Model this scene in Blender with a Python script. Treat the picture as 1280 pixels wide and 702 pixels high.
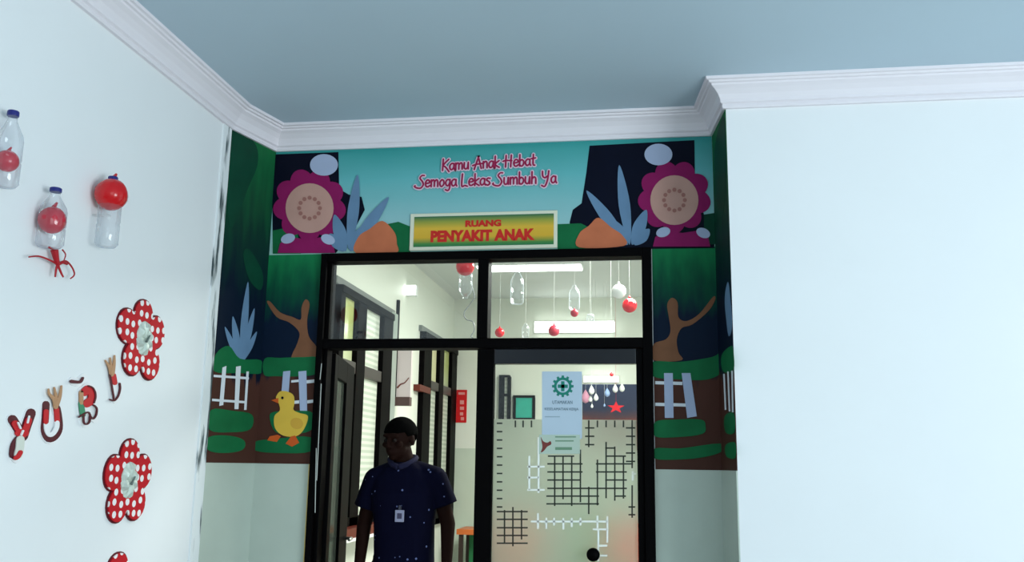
import bpy, bmesh, math, random
from mathutils import Vector, Matrix
random.seed(7)
for o in list(bpy.data.objects): bpy.data.objects.remove(o)
SC = bpy.context.scene
COL = SC.collection
PI = math.pi

# ------------------------------------------------------------------ camera
EYE = 1.45
FPX, YAW, PITCH, ROLL = 1154.9, -0.1491, 0.1976, 0.0149
fwd = Vector((math.sin(YAW)*math.cos(PITCH), math.cos(YAW)*math.cos(PITCH), math.sin(PITCH)))
_r = Vector((math.cos(YAW), -math.sin(YAW), 0)); _u = _r.cross(fwd)
right = _r*math.cos(ROLL) + _u*math.sin(ROLL)
up = _u*math.cos(ROLL) - _r*math.sin(ROLL)
CAM = Vector((0, 0, EYE))
cd = bpy.data.cameras.new('camera'); cam = bpy.data.objects.new('camera', cd); COL.objects.link(cam)
cd.sensor_width = 36; cd.lens = FPX*36/1280; cd.clip_start = .05
M3 = Matrix((right, up, -fwd)).transposed()
cam.matrix_world = Matrix.Translation(CAM) @ M3.to_4x4()
SC.camera = cam

# ------------------------------------------------------------------ light and exposure
vs = SC.view_settings
vs.view_transform = 'Standard'; vs.look = 'None'; vs.gamma = 1; vs.exposure = 0; vs.use_curve_mapping = False
w = bpy.data.worlds.new('daylight'); SC.world = w; w.use_nodes = True
w.node_tree.nodes['Background'].inputs[0].default_value = (.78, .95, 1.0, 1)
w.node_tree.nodes['Background'].inputs[1].default_value = .5

def area(name, loc, target, sx, sy, power, col):
    l = bpy.data.lights.new(name, 'AREA'); l.shape = 'RECTANGLE'; l.size = sx; l.size_y = sy; l.energy = power; l.color = col
    o = bpy.data.objects.new(name, l); COL.objects.link(o); o.location = loc
    o.rotation_euler = (Vector(target)-Vector(loc)).to_track_quat('-Z', 'Y').to_euler(); return o
area('rear_daylight_fill', (2.2, -3.4, 1.8), (.2, 4.2, 1.7), 3.6, 2.2, 50, (.80, .96, 1.0))  # added area light behind the camera, stands in for daylight; no window built
area('side_daylight_fill', (4.6, -.2, 1.2), (-1.5, .8, 2.9), 3.4, 2.0, 250, (.84, .96, 1.0))  # added unseen area light from the right, lifts left wall and ceiling
area('ward_fill', (.3, 6.6, 3.12), (.3, 6.6, 0), 1.2, 1.6, 175, (.97, 1.0, .94))  # added lamp without a fixture, brightens the ward

# ------------------------------------------------------------------ planes measured from the picture
D, YF = 4.6, 4.2366
XL, XR, FL, FR = -2.0161, .3377, -2.1091, .3765
ZC = EYE + 1.672            # under side of the cornice
ZCEIL = 3.25
XI, YE, ZI = -2.06, 9.58, 3.2   # ward beyond: left wall, far wall, ceiling
XIR = 2.3
def plane(p, n): return (Vector(p), Vector(n).normalized())
BACK = plane((0, D, 0), (0, -1, 0))
LEFT = plane((FL, 0, 0), (1, 0, 0))
FACE = plane((0, YF, 0), (0, -1, 0))
dl = Vector((XL-FL, D-YF, 0)); RETL = plane((FL, YF, 0), (dl.y, -dl.x, 0))
dr = Vector((FR-XR, YF-D, 0)); RETR = plane((XR, D, 0), (dr.y, -dr.x, 0))
WARDL = plane((XI, 0, 0), (1, 0, 0))
WARDE = plane((0, YE, 0), (0, -1, 0))
def atY(y): return plane((0, y, 0), (0, -1, 0))
def at(px, py, pl, off=0):
    d = right*((px-640)/FPX) - up*((py-351)/FPX) + fwd
    p0, n = pl; p0 = p0 + n*off
    return CAM + d*((p0-CAM).dot(n)/d.dot(n))

# ------------------------------------------------------------------ materials
def lin(c): return tuple((v/12.92 if v <= .04045 else ((v+.055)/1.055)**2.4) for v in (x/255 for x in c))
MATS = {}
def mat(name, rgb, rough=.5, spec=.3, metal=0, noise=.0, nscale=8, emis=0, alpha=1, ramp=None, axis='Z', bump=0, sheen=0):
    """procedural principled material; ramp = [(pos, rgb)...] along the generated axis"""
    if name in MATS: return MATS[name]
    m = bpy.data.materials.new(name); m.use_nodes = True; nt = m.node_tree; N = nt.nodes; L = nt.links
    b = N['Principled BSDF']
    b.inputs['Roughness'].default_value = rough; b.inputs['Specular IOR Level'].default_value = spec; b.inputs['Metallic'].default_value = metal
    col = None
    tc = N.new('ShaderNodeTexCoord')
    if ramp:
        sp = N.new('ShaderNodeSeparateXYZ'); L.new(tc.outputs['Generated'], sp.inputs[0])
        nz = N.new('ShaderNodeTexNoise'); nz.inputs['Scale'].default_value = 5; L.new(tc.outputs['Generated'], nz.inputs['Vector'])
        ad = N.new('ShaderNodeMath'); ad.operation = 'MULTIPLY_ADD'; ad.inputs[1].default_value = noise; L.new(nz.outputs['Fac'], ad.inputs[0]); L.new(sp.outputs[axis], ad.inputs[2])
        sb = N.new('ShaderNodeMath'); sb.operation = 'SUBTRACT'; sb.inputs[1].default_value = noise/2; L.new(ad.outputs[0], sb.inputs[0])
        cr = N.new('ShaderNodeValToRGB'); els = cr.color_ramp.elements
        while len(els) < len(ramp): els.new(.5)
        for e, (p, c) in zip(els, ramp): e.position = p; e.color = (*lin(c), 1)
        L.new(sb.outputs[0], cr.inputs[0]); col = cr.outputs[0]
    else:
        c = lin(rgb)
        nz = N.new('ShaderNodeTexNoise'); nz.inputs['Scale'].default_value = nscale; nz.inputs['Detail'].default_value = 4
        L.new(tc.outputs['Object'], nz.inputs['Vector'])
        mx = N.new('ShaderNodeMix'); mx.data_type = 'RGBA'
        mx.inputs['A'].default_value = (*[v*(1-noise) for v in c], 1); mx.inputs['B'].default_value = (*[min(1, v*(1+noise)) for v in c], 1)
        L.new(nz.outputs['Fac'], mx.inputs['Factor']); col = mx.outputs['Result']
        if bump:
            bp = N.new('ShaderNodeBump'); bp.inputs['Strength'].default_value = bump; bp.inputs['Distance'].default_value = .01
            L.new(nz.outputs['Fac'], bp.inputs['Height']); L.new(bp.outputs[0], b.inputs['Normal'])
    L.new(col, b.inputs['Base Color'])
    if emis:
        L.new(col, b.inputs['Emission Color']); b.inputs['Emission Strength'].default_value = emis
    MATS[name] = m; return m

def clear(name, tint=(1, 1, 1), gloss=.08, rough=.03, milky=0, milk=(220, 225, 220), edge=0):
    """see-through sheet: transparent + mirror gloss (+ milky diffuse)"""
    if name in MATS: return MATS[name]
    m = bpy.data.materials.new(name); m.use_nodes = True; nt = m.node_tree; N = nt.nodes; L = nt.links
    N.remove(N['Principled BSDF']); out = N['Material Output']
    t = N.new('ShaderNodeBsdfTransparent'); t.inputs[0].default_value = (*tint, 1)
    g = N.new('ShaderNodeBsdfGlossy'); g.inputs['Roughness'].default_value = rough
    lw = N.new('ShaderNodeLayerWeight'); lw.inputs['Blend'].default_value = .35
    mr = N.new('ShaderNodeMapRange'); mr.inputs['To Min'].default_value = gloss; mr.inputs['To Max'].default_value = min(1, gloss*6)
    L.new(lw.outputs['Fresnel'], mr.inputs['Value'])
    mx = N.new('ShaderNodeMixShader'); L.new(mr.outputs[0], mx.inputs[0]); L.new(t.outputs[0], mx.inputs[1]); L.new(g.outputs[0], mx.inputs[2])
    last = mx
    if milky or edge:
        d = N.new('ShaderNodeBsdfDiffuse'); d.inputs[0].default_value = (*lin(milk), 1)
        tr = N.new('ShaderNodeBsdfTranslucent'); tr.inputs[0].default_value = (*lin(milk), 1)
        a = N.new('ShaderNodeMixShader'); a.inputs[0].default_value = .5; L.new(d.outputs[0], a.inputs[1]); L.new(tr.outputs[0], a.inputs[2])
        b2 = N.new('ShaderNodeMixShader')
        if edge:
            mr2 = N.new('ShaderNodeMapRange'); mr2.inputs['From Min'].default_value = .3; mr2.inputs['From Max'].default_value = 1
            mr2.inputs['To Min'].default_value = milky; mr2.inputs['To Max'].default_value = edge
            L.new(lw.outputs['Facing'], mr2.inputs['Value']); L.new(mr2.outputs[0], b2.inputs[0])
        else: b2.inputs[0].default_value = milky
        L.new(last.outputs[0], b2.inputs[1]); L.new(a.outputs[0], b2.inputs[2]); last = b2
    L.new(last.outputs[0], out.inputs[0])
    MATS[name] = m; return m

def stripes(name, c1, c2, scale, axis='Z', rough=.5, lo=.45, hi=.55):
    if name in MATS: return MATS[name]
    m = bpy.data.materials.new(name); m.use_nodes = True; nt = m.node_tree; N = nt.nodes; L = nt.links
    b = N['Principled BSDF']; b.inputs['Roughness'].default_value = rough
    tc = N.new('ShaderNodeTexCoord'); wv = N.new('ShaderNodeTexWave'); wv.bands_direction = axis; wv.inputs['Scale'].default_value = scale
    L.new(tc.outputs['Object'], wv.inputs[0]); cr = N.new('ShaderNodeValToRGB')
    cr.color_ramp.elements[0].position = lo; cr.color_ramp.elements[1].position = hi
    cr.color_ramp.elements[0].color = (*lin(c1), 1); cr.color_ramp.elements[1].color = (*lin(c2), 1)
    L.new(wv.outputs['Fac'], cr.inputs[0]); L.new(cr.outputs[0], b.inputs['Base Color']); MATS[name] = m; return m

def dots(name, base, dot, scale, radius, rough=.6, rnd=.35, dims='YZ', spec=.2, keep=None):
    if name in MATS: return MATS[name]
    m = bpy.data.materials.new(name); m.use_nodes = True; nt = m.node_tree; N = nt.nodes; L = nt.links
    b = N['Principled BSDF']; b.inputs['Roughness'].default_value = rough; b.inputs['Specular IOR Level'].default_value = spec
    tc = N.new('ShaderNodeTexCoord'); v = N.new('ShaderNodeTexVoronoi'); v.inputs['Scale'].default_value = scale; v.inputs['Randomness'].default_value = rnd
    if dims == 'YZ':
        sp = N.new('ShaderNodeSeparateXYZ'); cb = N.new('ShaderNodeCombineXYZ'); L.new(tc.outputs['Object'], sp.inputs[0])
        L.new(sp.outputs['Y'], cb.inputs[0]); L.new(sp.outputs['Z'], cb.inputs[1]); L.new(cb.outputs[0], v.inputs['Vector']); v.voronoi_dimensions = '2D'
    else: L.new(tc.outputs['Object'], v.inputs['Vector'])
    lt = N.new('ShaderNodeMath'); lt.operation = 'LESS_THAN'; lt.inputs[1].default_value = radius; L.new(v.outputs['Distance'], lt.inputs[0])
    fac = lt.outputs[0]
    if keep:
        sc = N.new('ShaderNodeSeparateColor'); L.new(v.outputs['Color'], sc.inputs[0])
        gt = N.new('ShaderNodeMath'); gt.operation = 'GREATER_THAN'; gt.inputs[1].default_value = keep; L.new(sc.outputs[0], gt.inputs[0])
        ml = N.new('ShaderNodeMath'); ml.operation = 'MULTIPLY'; L.new(fac, ml.inputs[0]); L.new(gt.outputs[0], ml.inputs[1]); fac = ml.outputs[0]
    mx = N.new('ShaderNodeMix'); mx.data_type = 'RGBA'; mx.inputs['A'].default_value = (*lin(base), 1); mx.inputs['B'].default_value = (*lin(dot), 1)
    L.new(fac, mx.inputs['Factor']); L.new(mx.outputs['Result'], b.inputs['Base Color']); MATS[name] = m; return m

def frosted(name):
    m = bpy.data.materials.new(name); m.use_nodes = True; nt = m.node_tree; N = nt.nodes; L = nt.links
    N.remove(N['Principled BSDF']); out = N['Material Output']
    rf = N.new('ShaderNodeBsdfRefraction'); rf.inputs['IOR'].default_value = 1.25; rf.inputs['Roughness'].default_value = .38; rf.inputs[0].default_value = (.96, .98, .96, 1)
    d = N.new('ShaderNodeBsdfDiffuse'); d.inputs[0].default_value = (*lin((186, 190, 176)), 1)
    tr = N.new('ShaderNodeBsdfTranslucent'); tr.inputs[0].default_value = (*lin((186, 190, 176)), 1)
    a = N.new('ShaderNodeMixShader'); a.inputs[0].default_value = .5; L.new(d.outputs[0], a.inputs[1]); L.new(tr.outputs[0], a.inputs[2])
    b = N.new('ShaderNodeMixShader'); b.inputs[0].default_value = .4; L.new(rf.outputs[0], b.inputs[1]); L.new(a.outputs[0], b.inputs[2])
    L.new(b.outputs[0], out.inputs[0]); return m

# ------------------------------------------------------------------ object helpers
def obj(name, bm, m, parent=None, smooth=False, kind=None):
    me = bpy.data.meshes.new(name)
    if parent:
        off = parent_loc(parent); bmesh.ops.translate(bm, verts=bm.verts, vec=-off)
    bmesh.ops.recalc_face_normals(bm, faces=bm.faces)
    if smooth:
        for f in bm.faces: f.smooth = True
    bm.to_mesh(me); bm.free(); me.materials.append(m)
    o = bpy.data.objects.new(name, me); COL.objects.link(o)
    if parent: o.parent = parent
    if kind: o['kind'] = kind
    return o
def parent_loc(p):
    v = Vector((0, 0, 0))
    while p: v += p.location; p = p.parent
    return v
def thing(name, label, cat, loc=(0, 0, 0), group=None):
    o = bpy.data.objects.new(name, None); COL.objects.link(o); o.location = loc; o.empty_display_size = .1
    o['label'] = label; o['category'] = cat
    if group: o['group'] = group
    return o
def tag(o, label, cat, group=None):
    o['label'] = label; o['category'] = cat
    if group: o['group'] = group
    return o
def struct(name, loc=(0, 0, 0)):
    o = bpy.data.objects.new(name, None); COL.objects.link(o); o.location = loc; o['kind'] = 'structure'; return o
def box(bm, a, b):
    x0, y0, z0 = [min(a[i], b[i]) for i in range(3)]; x1, y1, z1 = [max(a[i], b[i]) for i in range(3)]
    v = [bm.verts.new(p) for p in ((x0,y0,z0),(x1,y0,z0),(x1,y1,z0),(x0,y1,z0),(x0,y0,z1),(x1,y0,z1),(x1,y1,z1),(x0,y1,z1))]
    for f in ((0,3,2,1),(4,5,6,7),(0,1,5,4),(1,2,6,5),(2,3,7,6),(3,0,4,7)): bm.faces.new([v[i] for i in f])
    return bm
def B(*ab):
    bm = bmesh.new()
    for a, b in ab: box(bm, a, b)
    return bm
def bevel(bm, w=.004, seg=2):
    bmesh.ops.bevel(bm, geom=list(bm.edges), offset=w, segments=seg, affect='EDGES', profile=.6); return bm
def prism(bm, pts, n, t):
    """closed outline (3d points) extruded along n by t"""
    a = [bm.verts.new(p) for p in pts]; b = [bm.verts.new(Vector(p)+n*t) for p in pts]
    bm.faces.new(a); bm.faces.new(b[::-1])
    for i in range(len(a)):
        j = (i+1) % len(a); bm.faces.new((a[i], b[i], b[j], a[j]))
    return bm
def ppoly(bm, pix, pl, off, t=.0006):
    return prism(bm, [at(x, y, pl, off) for x, y in pix], pl[1], t)
def prect(x0, y0, x1, y1): return [(x0, y0), (x1, y0), (x1, y1), (x0, y1)]
def ell(cx, cy, rx, ry, rot=0, n=28):
    c, s = math.cos(rot), math.sin(rot)
    return [(cx+rx*math.cos(a)*c-ry*math.sin(a)*s, cy+rx*math.cos(a)*s+ry*math.sin(a)*c) for a in (2*PI*i/n for i in range(n))]
def smooth_loop(pts, k=5):
    out = []; n = len(pts)
    for i in range(n):
        p0, p1, p2, p3 = [pts[(i+d) % n] for d in (-1, 0, 1, 2)]
        for j in range(k):
            t = j/k
            out.append(tuple(.5*((2*p1[q])+(-p0[q]+p2[q])*t+(2*p0[q]-5*p1[q]+4*p2[q]-p3[q])*t*t+(-p0[q]+3*p1[q]-3*p2[q]+p3[q])*t**3) for q in (0, 1)))
    return out
def smooth_line(pts, k=5):
    out = []; n = len(pts)
    for i in range(n-1):
        p0, p1, p2, p3 = pts[max(i-1, 0)], pts[i], pts[i+1], pts[min(i+2, n-1)]
        for j in range(k):
            t = j/k
            out.append(tuple(.5*((2*p1[q])+(-p0[q]+p2[q])*t+(2*p0[q]-5*p1[q]+4*p2[q]-p3[q])*t*t+(-p0[q]+3*p1[q]-3*p2[q]+p3[q])*t**3) for q in range(len(p1))))
    out.append(tuple(pts[-1])); return out
def ribbon2(pts, w0, w1=None):
    """outline of a stroke of varying width in 2d with round ends"""
    w1 = w0 if w1 is None else w1; n = len(pts); Lf, Rt = [], []
    for i, p in enumerate(pts):
        a = pts[max(i-1, 0)]; b = pts[min(i+1, n-1)]
        dx, dy = b[0]-a[0], b[1]-a[1]; l = math.hypot(dx, dy) or 1; nx, ny = -dy/l, dx/l
        ww = (w0+(w1-w0)*i/max(1, n-1))/2
        Lf.append((p[0]+nx*ww, p[1]+ny*ww)); Rt.append((p[0]-nx*ww, p[1]-ny*ww))
    def cap(c, f, t, ww):
        a0 = math.atan2(f[1]-c[1], f[0]-c[0]); return [(c[0]+ww*math.cos(a0-PI*k/5), c[1]+ww*math.sin(a0-PI*k/5)) for k in range(1, 5)]
    return Lf + cap(pts[-1], Lf[-1], Rt[-1], w1/2) + Rt[::-1] + cap(pts[0], Rt[0], Lf[0], w0/2)
def ribbon_solid(bm, o, n, t):
    """solid from a ribbon2 outline in 3d: quads along the stroke, fans at its ends"""
    k = (len(o)-8)//2
    def side(vs, flip):
        L_, c1, R_, c2 = vs[:k], vs[k:k+4], vs[k+4:2*k+4][::-1], vs[2*k+4:]
        fs = [(L_[i], L_[i+1], R_[i+1], R_[i]) for i in range(k-1)] + [tuple([L_[-1]]+c1+[R_[-1]]), tuple([R_[0]]+c2+[L_[0]])]
        for f in fs: bm.faces.new(f[::-1] if flip else f)
    idx = list(range(k))+[k-1]*4+list(range(k))[::-1]+[0]*4
    a = [bm.verts.new(p) for p in o]; b = [bm.verts.new(Vector(p)+n*(t+.00006*idx[j])) for j, p in enumerate(o)]
    side(a, False); side(b, True)
    for i in range(len(o)):
        j = (i+1) % len(o); bm.faces.new((a[i], b[i], b[j], a[j]))
    return bm
def tube(bm, pts, r0, r1=None, seg=8, capped=True):
    r1 = r0 if r1 is None else r1; pts = [Vector(p) for p in pts]; rings = []; n = len(pts)
    ref = Vector((0, 0, 1))
    for i, p in enumerate(pts):
        d = (pts[min(i+1, n-1)]-pts[max(i-1, 0)]).normalized()
        if abs(d.dot(ref)) > .95: ref = Vector((1, 0, 0)) if abs(d.x) < .9 else Vector((0, 1, 0))
        x = d.cross(ref).normalized(); y = d.cross(x); r = r0+(r1-r0)*i/max(1, n-1)
        rings.append([bm.verts.new(p+x*r*math.cos(2*PI*k/seg)+y*r*math.sin(2*PI*k/seg)) for k in range(seg)])
    for a, b in zip(rings, rings[1:]):
        for k in range(seg): bm.faces.new((a[k], a[(k+1) % seg], b[(k+1) % seg], b[k]))
    if capped: bm.faces.new(rings[0][::-1]); bm.faces.new(rings[-1])
    return bm
def lathe(bm, c, prof, seg=24):
    """profile [(r,z)...] about a vertical axis at c"""
    c = Vector(c); rings = []
    for r, z in prof:
        if r < 1e-5: rings.append([bm.verts.new(c+Vector((0, 0, z)))])
        else: rings.append([bm.verts.new(c+Vector((r*math.cos(2*PI*k/seg), r*math.sin(2*PI*k/seg), z))) for k in range(seg)])
    for a, b in zip(rings, rings[1:]):
        for k in range(seg):
            l = (k+1) % seg
            if len(a) == 1 and len(b) == 1: continue
            if len(a) == 1: bm.faces.new((a[0], b[k], b[l]))
            elif len(b) == 1: bm.faces.new((a[k], b[0], a[l]))
            else: bm.faces.new((a[k], a[l], b[l], b[k]))
    return bm
def ball(bm, c, rx, ry=None, rz=None, rot=None, sub=3):
    ry = ry or rx; rz = rz or rx
    m = Matrix.Translation(c) @ (rot.to_4x4() if rot else Matrix.Identity(4)) @ Matrix.Diagonal((rx, ry, rz, 1))
    bmesh.ops.create_icosphere(bm, subdivisions=sub, radius=1, matrix=m); return bm
def ruler(s, size, m, parent, name, centre, pl, off, width=None, bold=0, thick=.0008):
    """flat lettering on a vertical plane facing -Y, centred on a point, scaled to a width"""
    cu = bpy.data.curves.new(name, 'FONT'); cu.body = s; cu.size = size; cu.align_x = 'CENTER'; cu.align_y = 'CENTER'; cu.extrude = thick; cu.offset = bold; cu.resolution_u = 3
    t = bpy.data.objects.new('tmp', cu); COL.objects.link(t)
    bpy.context.view_layer.update()
    me = bpy.data.meshes.new_from_object(t.evaluated_get(bpy.context.evaluated_depsgraph_get()))
    bpy.data.objects.remove(t); bpy.data.curves.remove(cu)
    bm = bmesh.new(); bm.from_mesh(me); bpy.data.meshes.remove(me)
    xs = [v.co.x for v in bm.verts]; ys = [v.co.y for v in bm.verts]; cx, cy = (min(xs)+max(xs))/2, (min(ys)+max(ys))/2
    k = width/(max(xs)-min(xs)) if width else 1; ky = size/(max(ys)-min(ys)) if width else 1
    for v in bm.verts: v.co = Vector(centre) + Vector(((v.co.x-cx)*k, -v.co.z-off, (v.co.y-cy)*ky))
    return obj(name, bm, m, parent)

# ------------------------------------------------------------------ base materials
m_wall = mat('white_wall_paint', (238, 240, 242), .55, .25, noise=.02, nscale=3)
m_ceil = mat('grey_blue_ceiling_paint', (188, 207, 219), .6, .2, noise=.03, nscale=1.5)
m_corn = mat('pinkish_white_plaster', (236, 230, 236), .5, .3, noise=.02, nscale=5)
m_floor = mat('floor_tile', (150, 152, 150), .25, .4, noise=.05, nscale=2)
m_wains = mat('pale_sage_paint', (186, 197, 186), .35, .3, noise=.12, nscale=3.5)
m_black = mat('black_aluminium', (4, 3, 4), .55, .04, noise=.1, nscale=20)
m_ward = mat('ward_wall_paint', (226, 230, 218), .5, .3, noise=.02, nscale=3)
m_wardc = mat('ward_ceiling_paint', (216, 220, 216), .6, .2, noise=.02, nscale=2)
m_glass = clear('window_glass', (.97, .985, .98), .035, .01)
m_bottle = clear('clear_bottle_plastic', (.96, .97, .985), .05, .06, milky=.03, milk=(225, 235, 245), edge=.55)
m_white = mat('white_plastic', (240, 242, 240), .4, .4, noise=.01)

# ------------------------------------------------------------------ the setting
TH = .2
obj('floor', B(((-2.4, -5, -.1), (5.5, 10, 0))), m_floor, kind='structure')
obj('ceiling', B(((FL-TH, -5, ZCEIL), (5.5, D+.15, ZCEIL+.1))), m_ceil, kind='structure')
obj('wall_left', B(((FL-TH, -5, 0), (FL, YF, ZCEIL))), m_wall, kind='structure')
obj('wall_right', B(((FR, YF, 0), (5.5, D+.15, ZCEIL))), m_wall, kind='structure')
# alcove returns and the wall round the door
def quadprism(a, b, n, t, z0, z1):
    bm = bmesh.new(); a = Vector((*a, 0)); b = Vector((*b, 0)); n = Vector(n)
    pts = [a+Vector((0,0,z0)), b+Vector((0,0,z0)), b+Vector((0,0,z1)), a+Vector((0,0,z1))]
    return prism(bm, pts, n, t)
obj('wall_alcove_left', quadprism((FL, YF), (XL, D), -RETL[1], .12, 0, ZCEIL), m_wall, kind='structure')
obj('wall_alcove_right', quadprism((XR, D), (FR, YF), -RETR[1], .02, 0, ZCEIL), m_wall, kind='structure')
DLX, DRX, DTZ = -1.7086, .0185, EYE+1.088
obj('wall_back', B(((FL-TH, D, 0), (DLX, D+.15, ZCEIL)), ((DRX, D, 0), (FR, D+.15, ZCEIL)), ((DLX, D, DTZ), (DRX, D+.15, ZCEIL))), m_wall, kind='structure')
# cornice swept along the walls with mitred corners
path = [Vector((FL, -4.9, 0)), Vector((FL, YF, 0)), Vector((XL, D, 0)), Vector((XR, D, 0)), Vector((FR, YF, 0)), Vector((5.4, YF, 0))]
prof = [(0, ZC), (.016, ZC), (.020, ZC+.010), (.018, ZC+.020), (.028, ZC+.026), (.030, ZC+.040), (.040, ZC+.062), (.058, ZC+.082), (.075, ZC+.094), (.077, ZC+.103),
        (.088, ZC+.105), (.092, ZC+.113), (.104, ZC+.115), (.106, ZCEIL), (0, ZCEIL)]
bm = bmesh.new(); rings = []
for i, p in enumerate(path):
    ns = []
    for a, b in ((i-1, i), (i, i+1)):
        if a >= 0 and b < len(path): d = (path[b]-path[a]).normalized(); ns.append(Vector((d.y, -d.x, 0)))
    n = sum(ns, Vector()).normalized(); n = n/ n.dot(ns[0])
    rings.append([bm.verts.new(p+n*o+Vector((0, 0, z))) for o, z in prof])
for a, b in zip(rings, rings[1:]):
    for k in range(len(prof)-1): bm.faces.new((a[k], a[k+1], b[k+1], b[k]))
bm.faces.new(rings[0]); bm.faces.new(rings[-1])
obj('trim_1', bm, m_corn, kind='structure')
# corner strip with flaking, stained paint
def stained(name):
    m = mat(name, (232, 238, 240), .6, .2); nt = m.node_tree; N = nt.nodes; L = nt.links
    b = N['Principled BSDF']; tc = N.new('ShaderNodeTexCoord'); mp = N.new('ShaderNodeMapping'); mp.inputs['Scale'].default_value = (9, 14, 2.2)
    L.new(tc.outputs['Object'], mp.inputs[0]); nz = N.new('ShaderNodeTexNoise'); nz.inputs['Scale'].default_value = 1.6; nz.inputs['Detail'].default_value = 6; L.new(mp.outputs[0], nz.inputs['Vector'])
    cr = N.new('ShaderNodeValToRGB'); e = cr.color_ramp.elements; e[0].position = .36; e[0].color = (*lin((70, 84, 88)), 1); e[1].position = .47; e[1].color = (*lin((236, 240, 242)), 1)
    L.new(nz.outputs['Fac'], cr.inputs[0]); L.new(cr.outputs[0], b.inputs['Base Color']); return m
obj('trim_2', B(((FL, YF-.085, 0), (FL+.008, YF, ZC))), stained('flaking_white_paint'), kind='structure')
# sage painted dado under the mural
ZM = EYE-.005
def on_plane(pl_pts, n, t, z0, z1): return quadprism(*pl_pts, n, t, z0, z1)
obj('trim_3', on_plane(((FL, YF), (XL, D)), RETL[1], .006, 0, ZM), m_wains, kind='structure')
obj('trim_4', B(((XL, D-.006, 0), (DLX-.012, D, ZM))), m_wains, kind='structure')
obj('trim_5', B(((DRX, D-.006, 0), (XR, D, ZM))), m_wains, kind='structure')
obj('trim_6', on_plane(((XR, D), (FR, YF)), RETR[1], .006, 0, ZM), m_wains, kind='structure')
obj('trim_7', B(((DLX-.012, D-.012, 0), (DLX, D, ZM))), mat('ochre_sealant', (214, 190, 110), .5), kind='structure')

# ward beyond the door
obj('wall_ward_left', B(((XI-.15, D+.15, 0), (XI, YE, ZI))), m_ward, kind='structure')
obj('wall_ward_end', B(((XI-.15, YE, 0), (XIR+.15, YE+.15, ZI))), m_ward, kind='structure')
obj('wall_ward_right', B(((XIR, D+.15, 0), (XIR+.15, YE, ZI))), m_ward, kind='structure')
obj('ceiling_ward', B(((XI-.15, D+.15, ZI), (XIR+.15, YE+.15, ZI+.1))), m_wardc, kind='structure')
zE = at(580, 560, WARDE).z
obj('trim_8', B(((XI, YE-.012, 0), (XIR, YE, zE))), mat('ward_dado_paint', (196, 208, 192), .3, .4, noise=.04), kind='structure')

# ------------------------------------------------------------------ door frame (door_1), right leaf (door_2), left leaf standing open (door_3)
P = lambda px, py, off=0: at(px, py, BACK, off)
FY0, FY1 = D-.035, D+.07         # the frame stands a little proud of the wall
door = struct('door_1', (DLX, D, 0))
xa = P(412, 400).x; xb = P(597.5, 400).x; xc = P(611, 400).x; xd = P(803, 400).x
zt = P(600, 325).z; zb1 = P(500, 424).z; zb0 = P(500, 436).z
obj('jamb', bevel(B(((DLX, FY0, 0), (xa-.02, FY1, DTZ)))), m_black, door)
obj('jamb_stop', bevel(B(((xa-.02, FY0+.03, 0), (xa, FY1, zt))), .002, 1), m_black, door)
obj('jamb', bevel(B(((xd, FY0, 0), (DRX, FY1, DTZ)))), m_black, door)
obj('head', bevel(B(((xa-.02, FY0, zt), (xd, FY1, DTZ)))), m_black, door)
obj('transom_bar', bevel(B(((xa-.02, FY0, zb0), (xd, FY1, zb1)))), m_black, door)
obj('mullion', bevel(B(((xb, FY0, zb1), (xc, FY1, zt)))), m_black, door)
obj('transom_pane', B(((xa, D+.01, zb1), (xb, D+.016, zt))), m_glass, door)
obj('transom_pane', B(((xc, D+.01, zb1), (xd, D+.016, zt))), m_glass, door)
for pts in (((398.5, 560), (397, 640)), ((405, 455), (403, 475)), ((404.5, 480), (399, 600))):
    a, b = P(*pts[0]), P(*pts[1])
    obj('pale_line', tube(bmesh.new(), [(a.x, FY0-.001, a.z), (b.x, FY0-.001, b.z)], .0022, seg=5), mat('pale_line_finish', (190, 195, 190), .4), door)  # thin pale lines down the left jamb
# right leaf
lx0, lx1 = xb+.004, xd-.0002
gx0, gx1, gz = P(616.5, 560).x, P(796.5, 560).x, P(700, 455).z
leaf = struct('door_2', (lx1, D, 0)); LY0, LY1 = D-.02, D+.03
obj('stile', bevel(B(((lx0, LY0, .02), (gx0, LY1, zb0-.003)))), m_black, leaf)
obj('stile', bevel(B(((gx1, LY0, .02), (lx1, LY1, zb0-.003)))), m_black, leaf)
obj('top_rail', bevel(B(((gx0, LY0, gz), (gx1, LY1, zb0-.003)))), mat('polished_dark_rail', (8, 10, 20), .22, .5, noise=.1), leaf)
obj('bottom_rail', bevel(B(((gx0, LY0, .02), (gx1, LY1, .14)))), m_black, leaf)
pane = obj('pane', B(((gx0, D+.002, .14), (gx1, D+.008, gz))), m_glass, leaf)
zf = P(700, 524).z
film = obj('frosted_film', B(((gx0+.001, D-.0012, .15), (gx1-.001, D+.0005, zf))), frosted('frosted_film'), pane)
def seglines(segs, wpx):
    bm = bmesh.new()
    for x0, y0, x1, y1 in segs:
        X0, Y0, X1, Y1 = 590+x0/2.583, 430+y0/2.583, 590+x1/2.583, 430+y1/2.583
        if abs(X1-X0) < abs(Y1-Y0): r = prect(X0-wpx/2, Y0, X0+wpx/2, Y1)
        else: r = prect(X0, Y0-wpx/2, X1, Y0+wpx/2)
        ppoly(bm, r, atY(D-.0012), 0, .0008)
    return bm
dark = []
for x, a, b in ((267,362,522),(294,362,500),(322,362,522),(350,340,510),(377,460,548),(405,372,520),(433,315,497),(461,330,505),(489,362,498),(517,245,400),(377,245,332)): dark.append((x, a, x, b))
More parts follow.
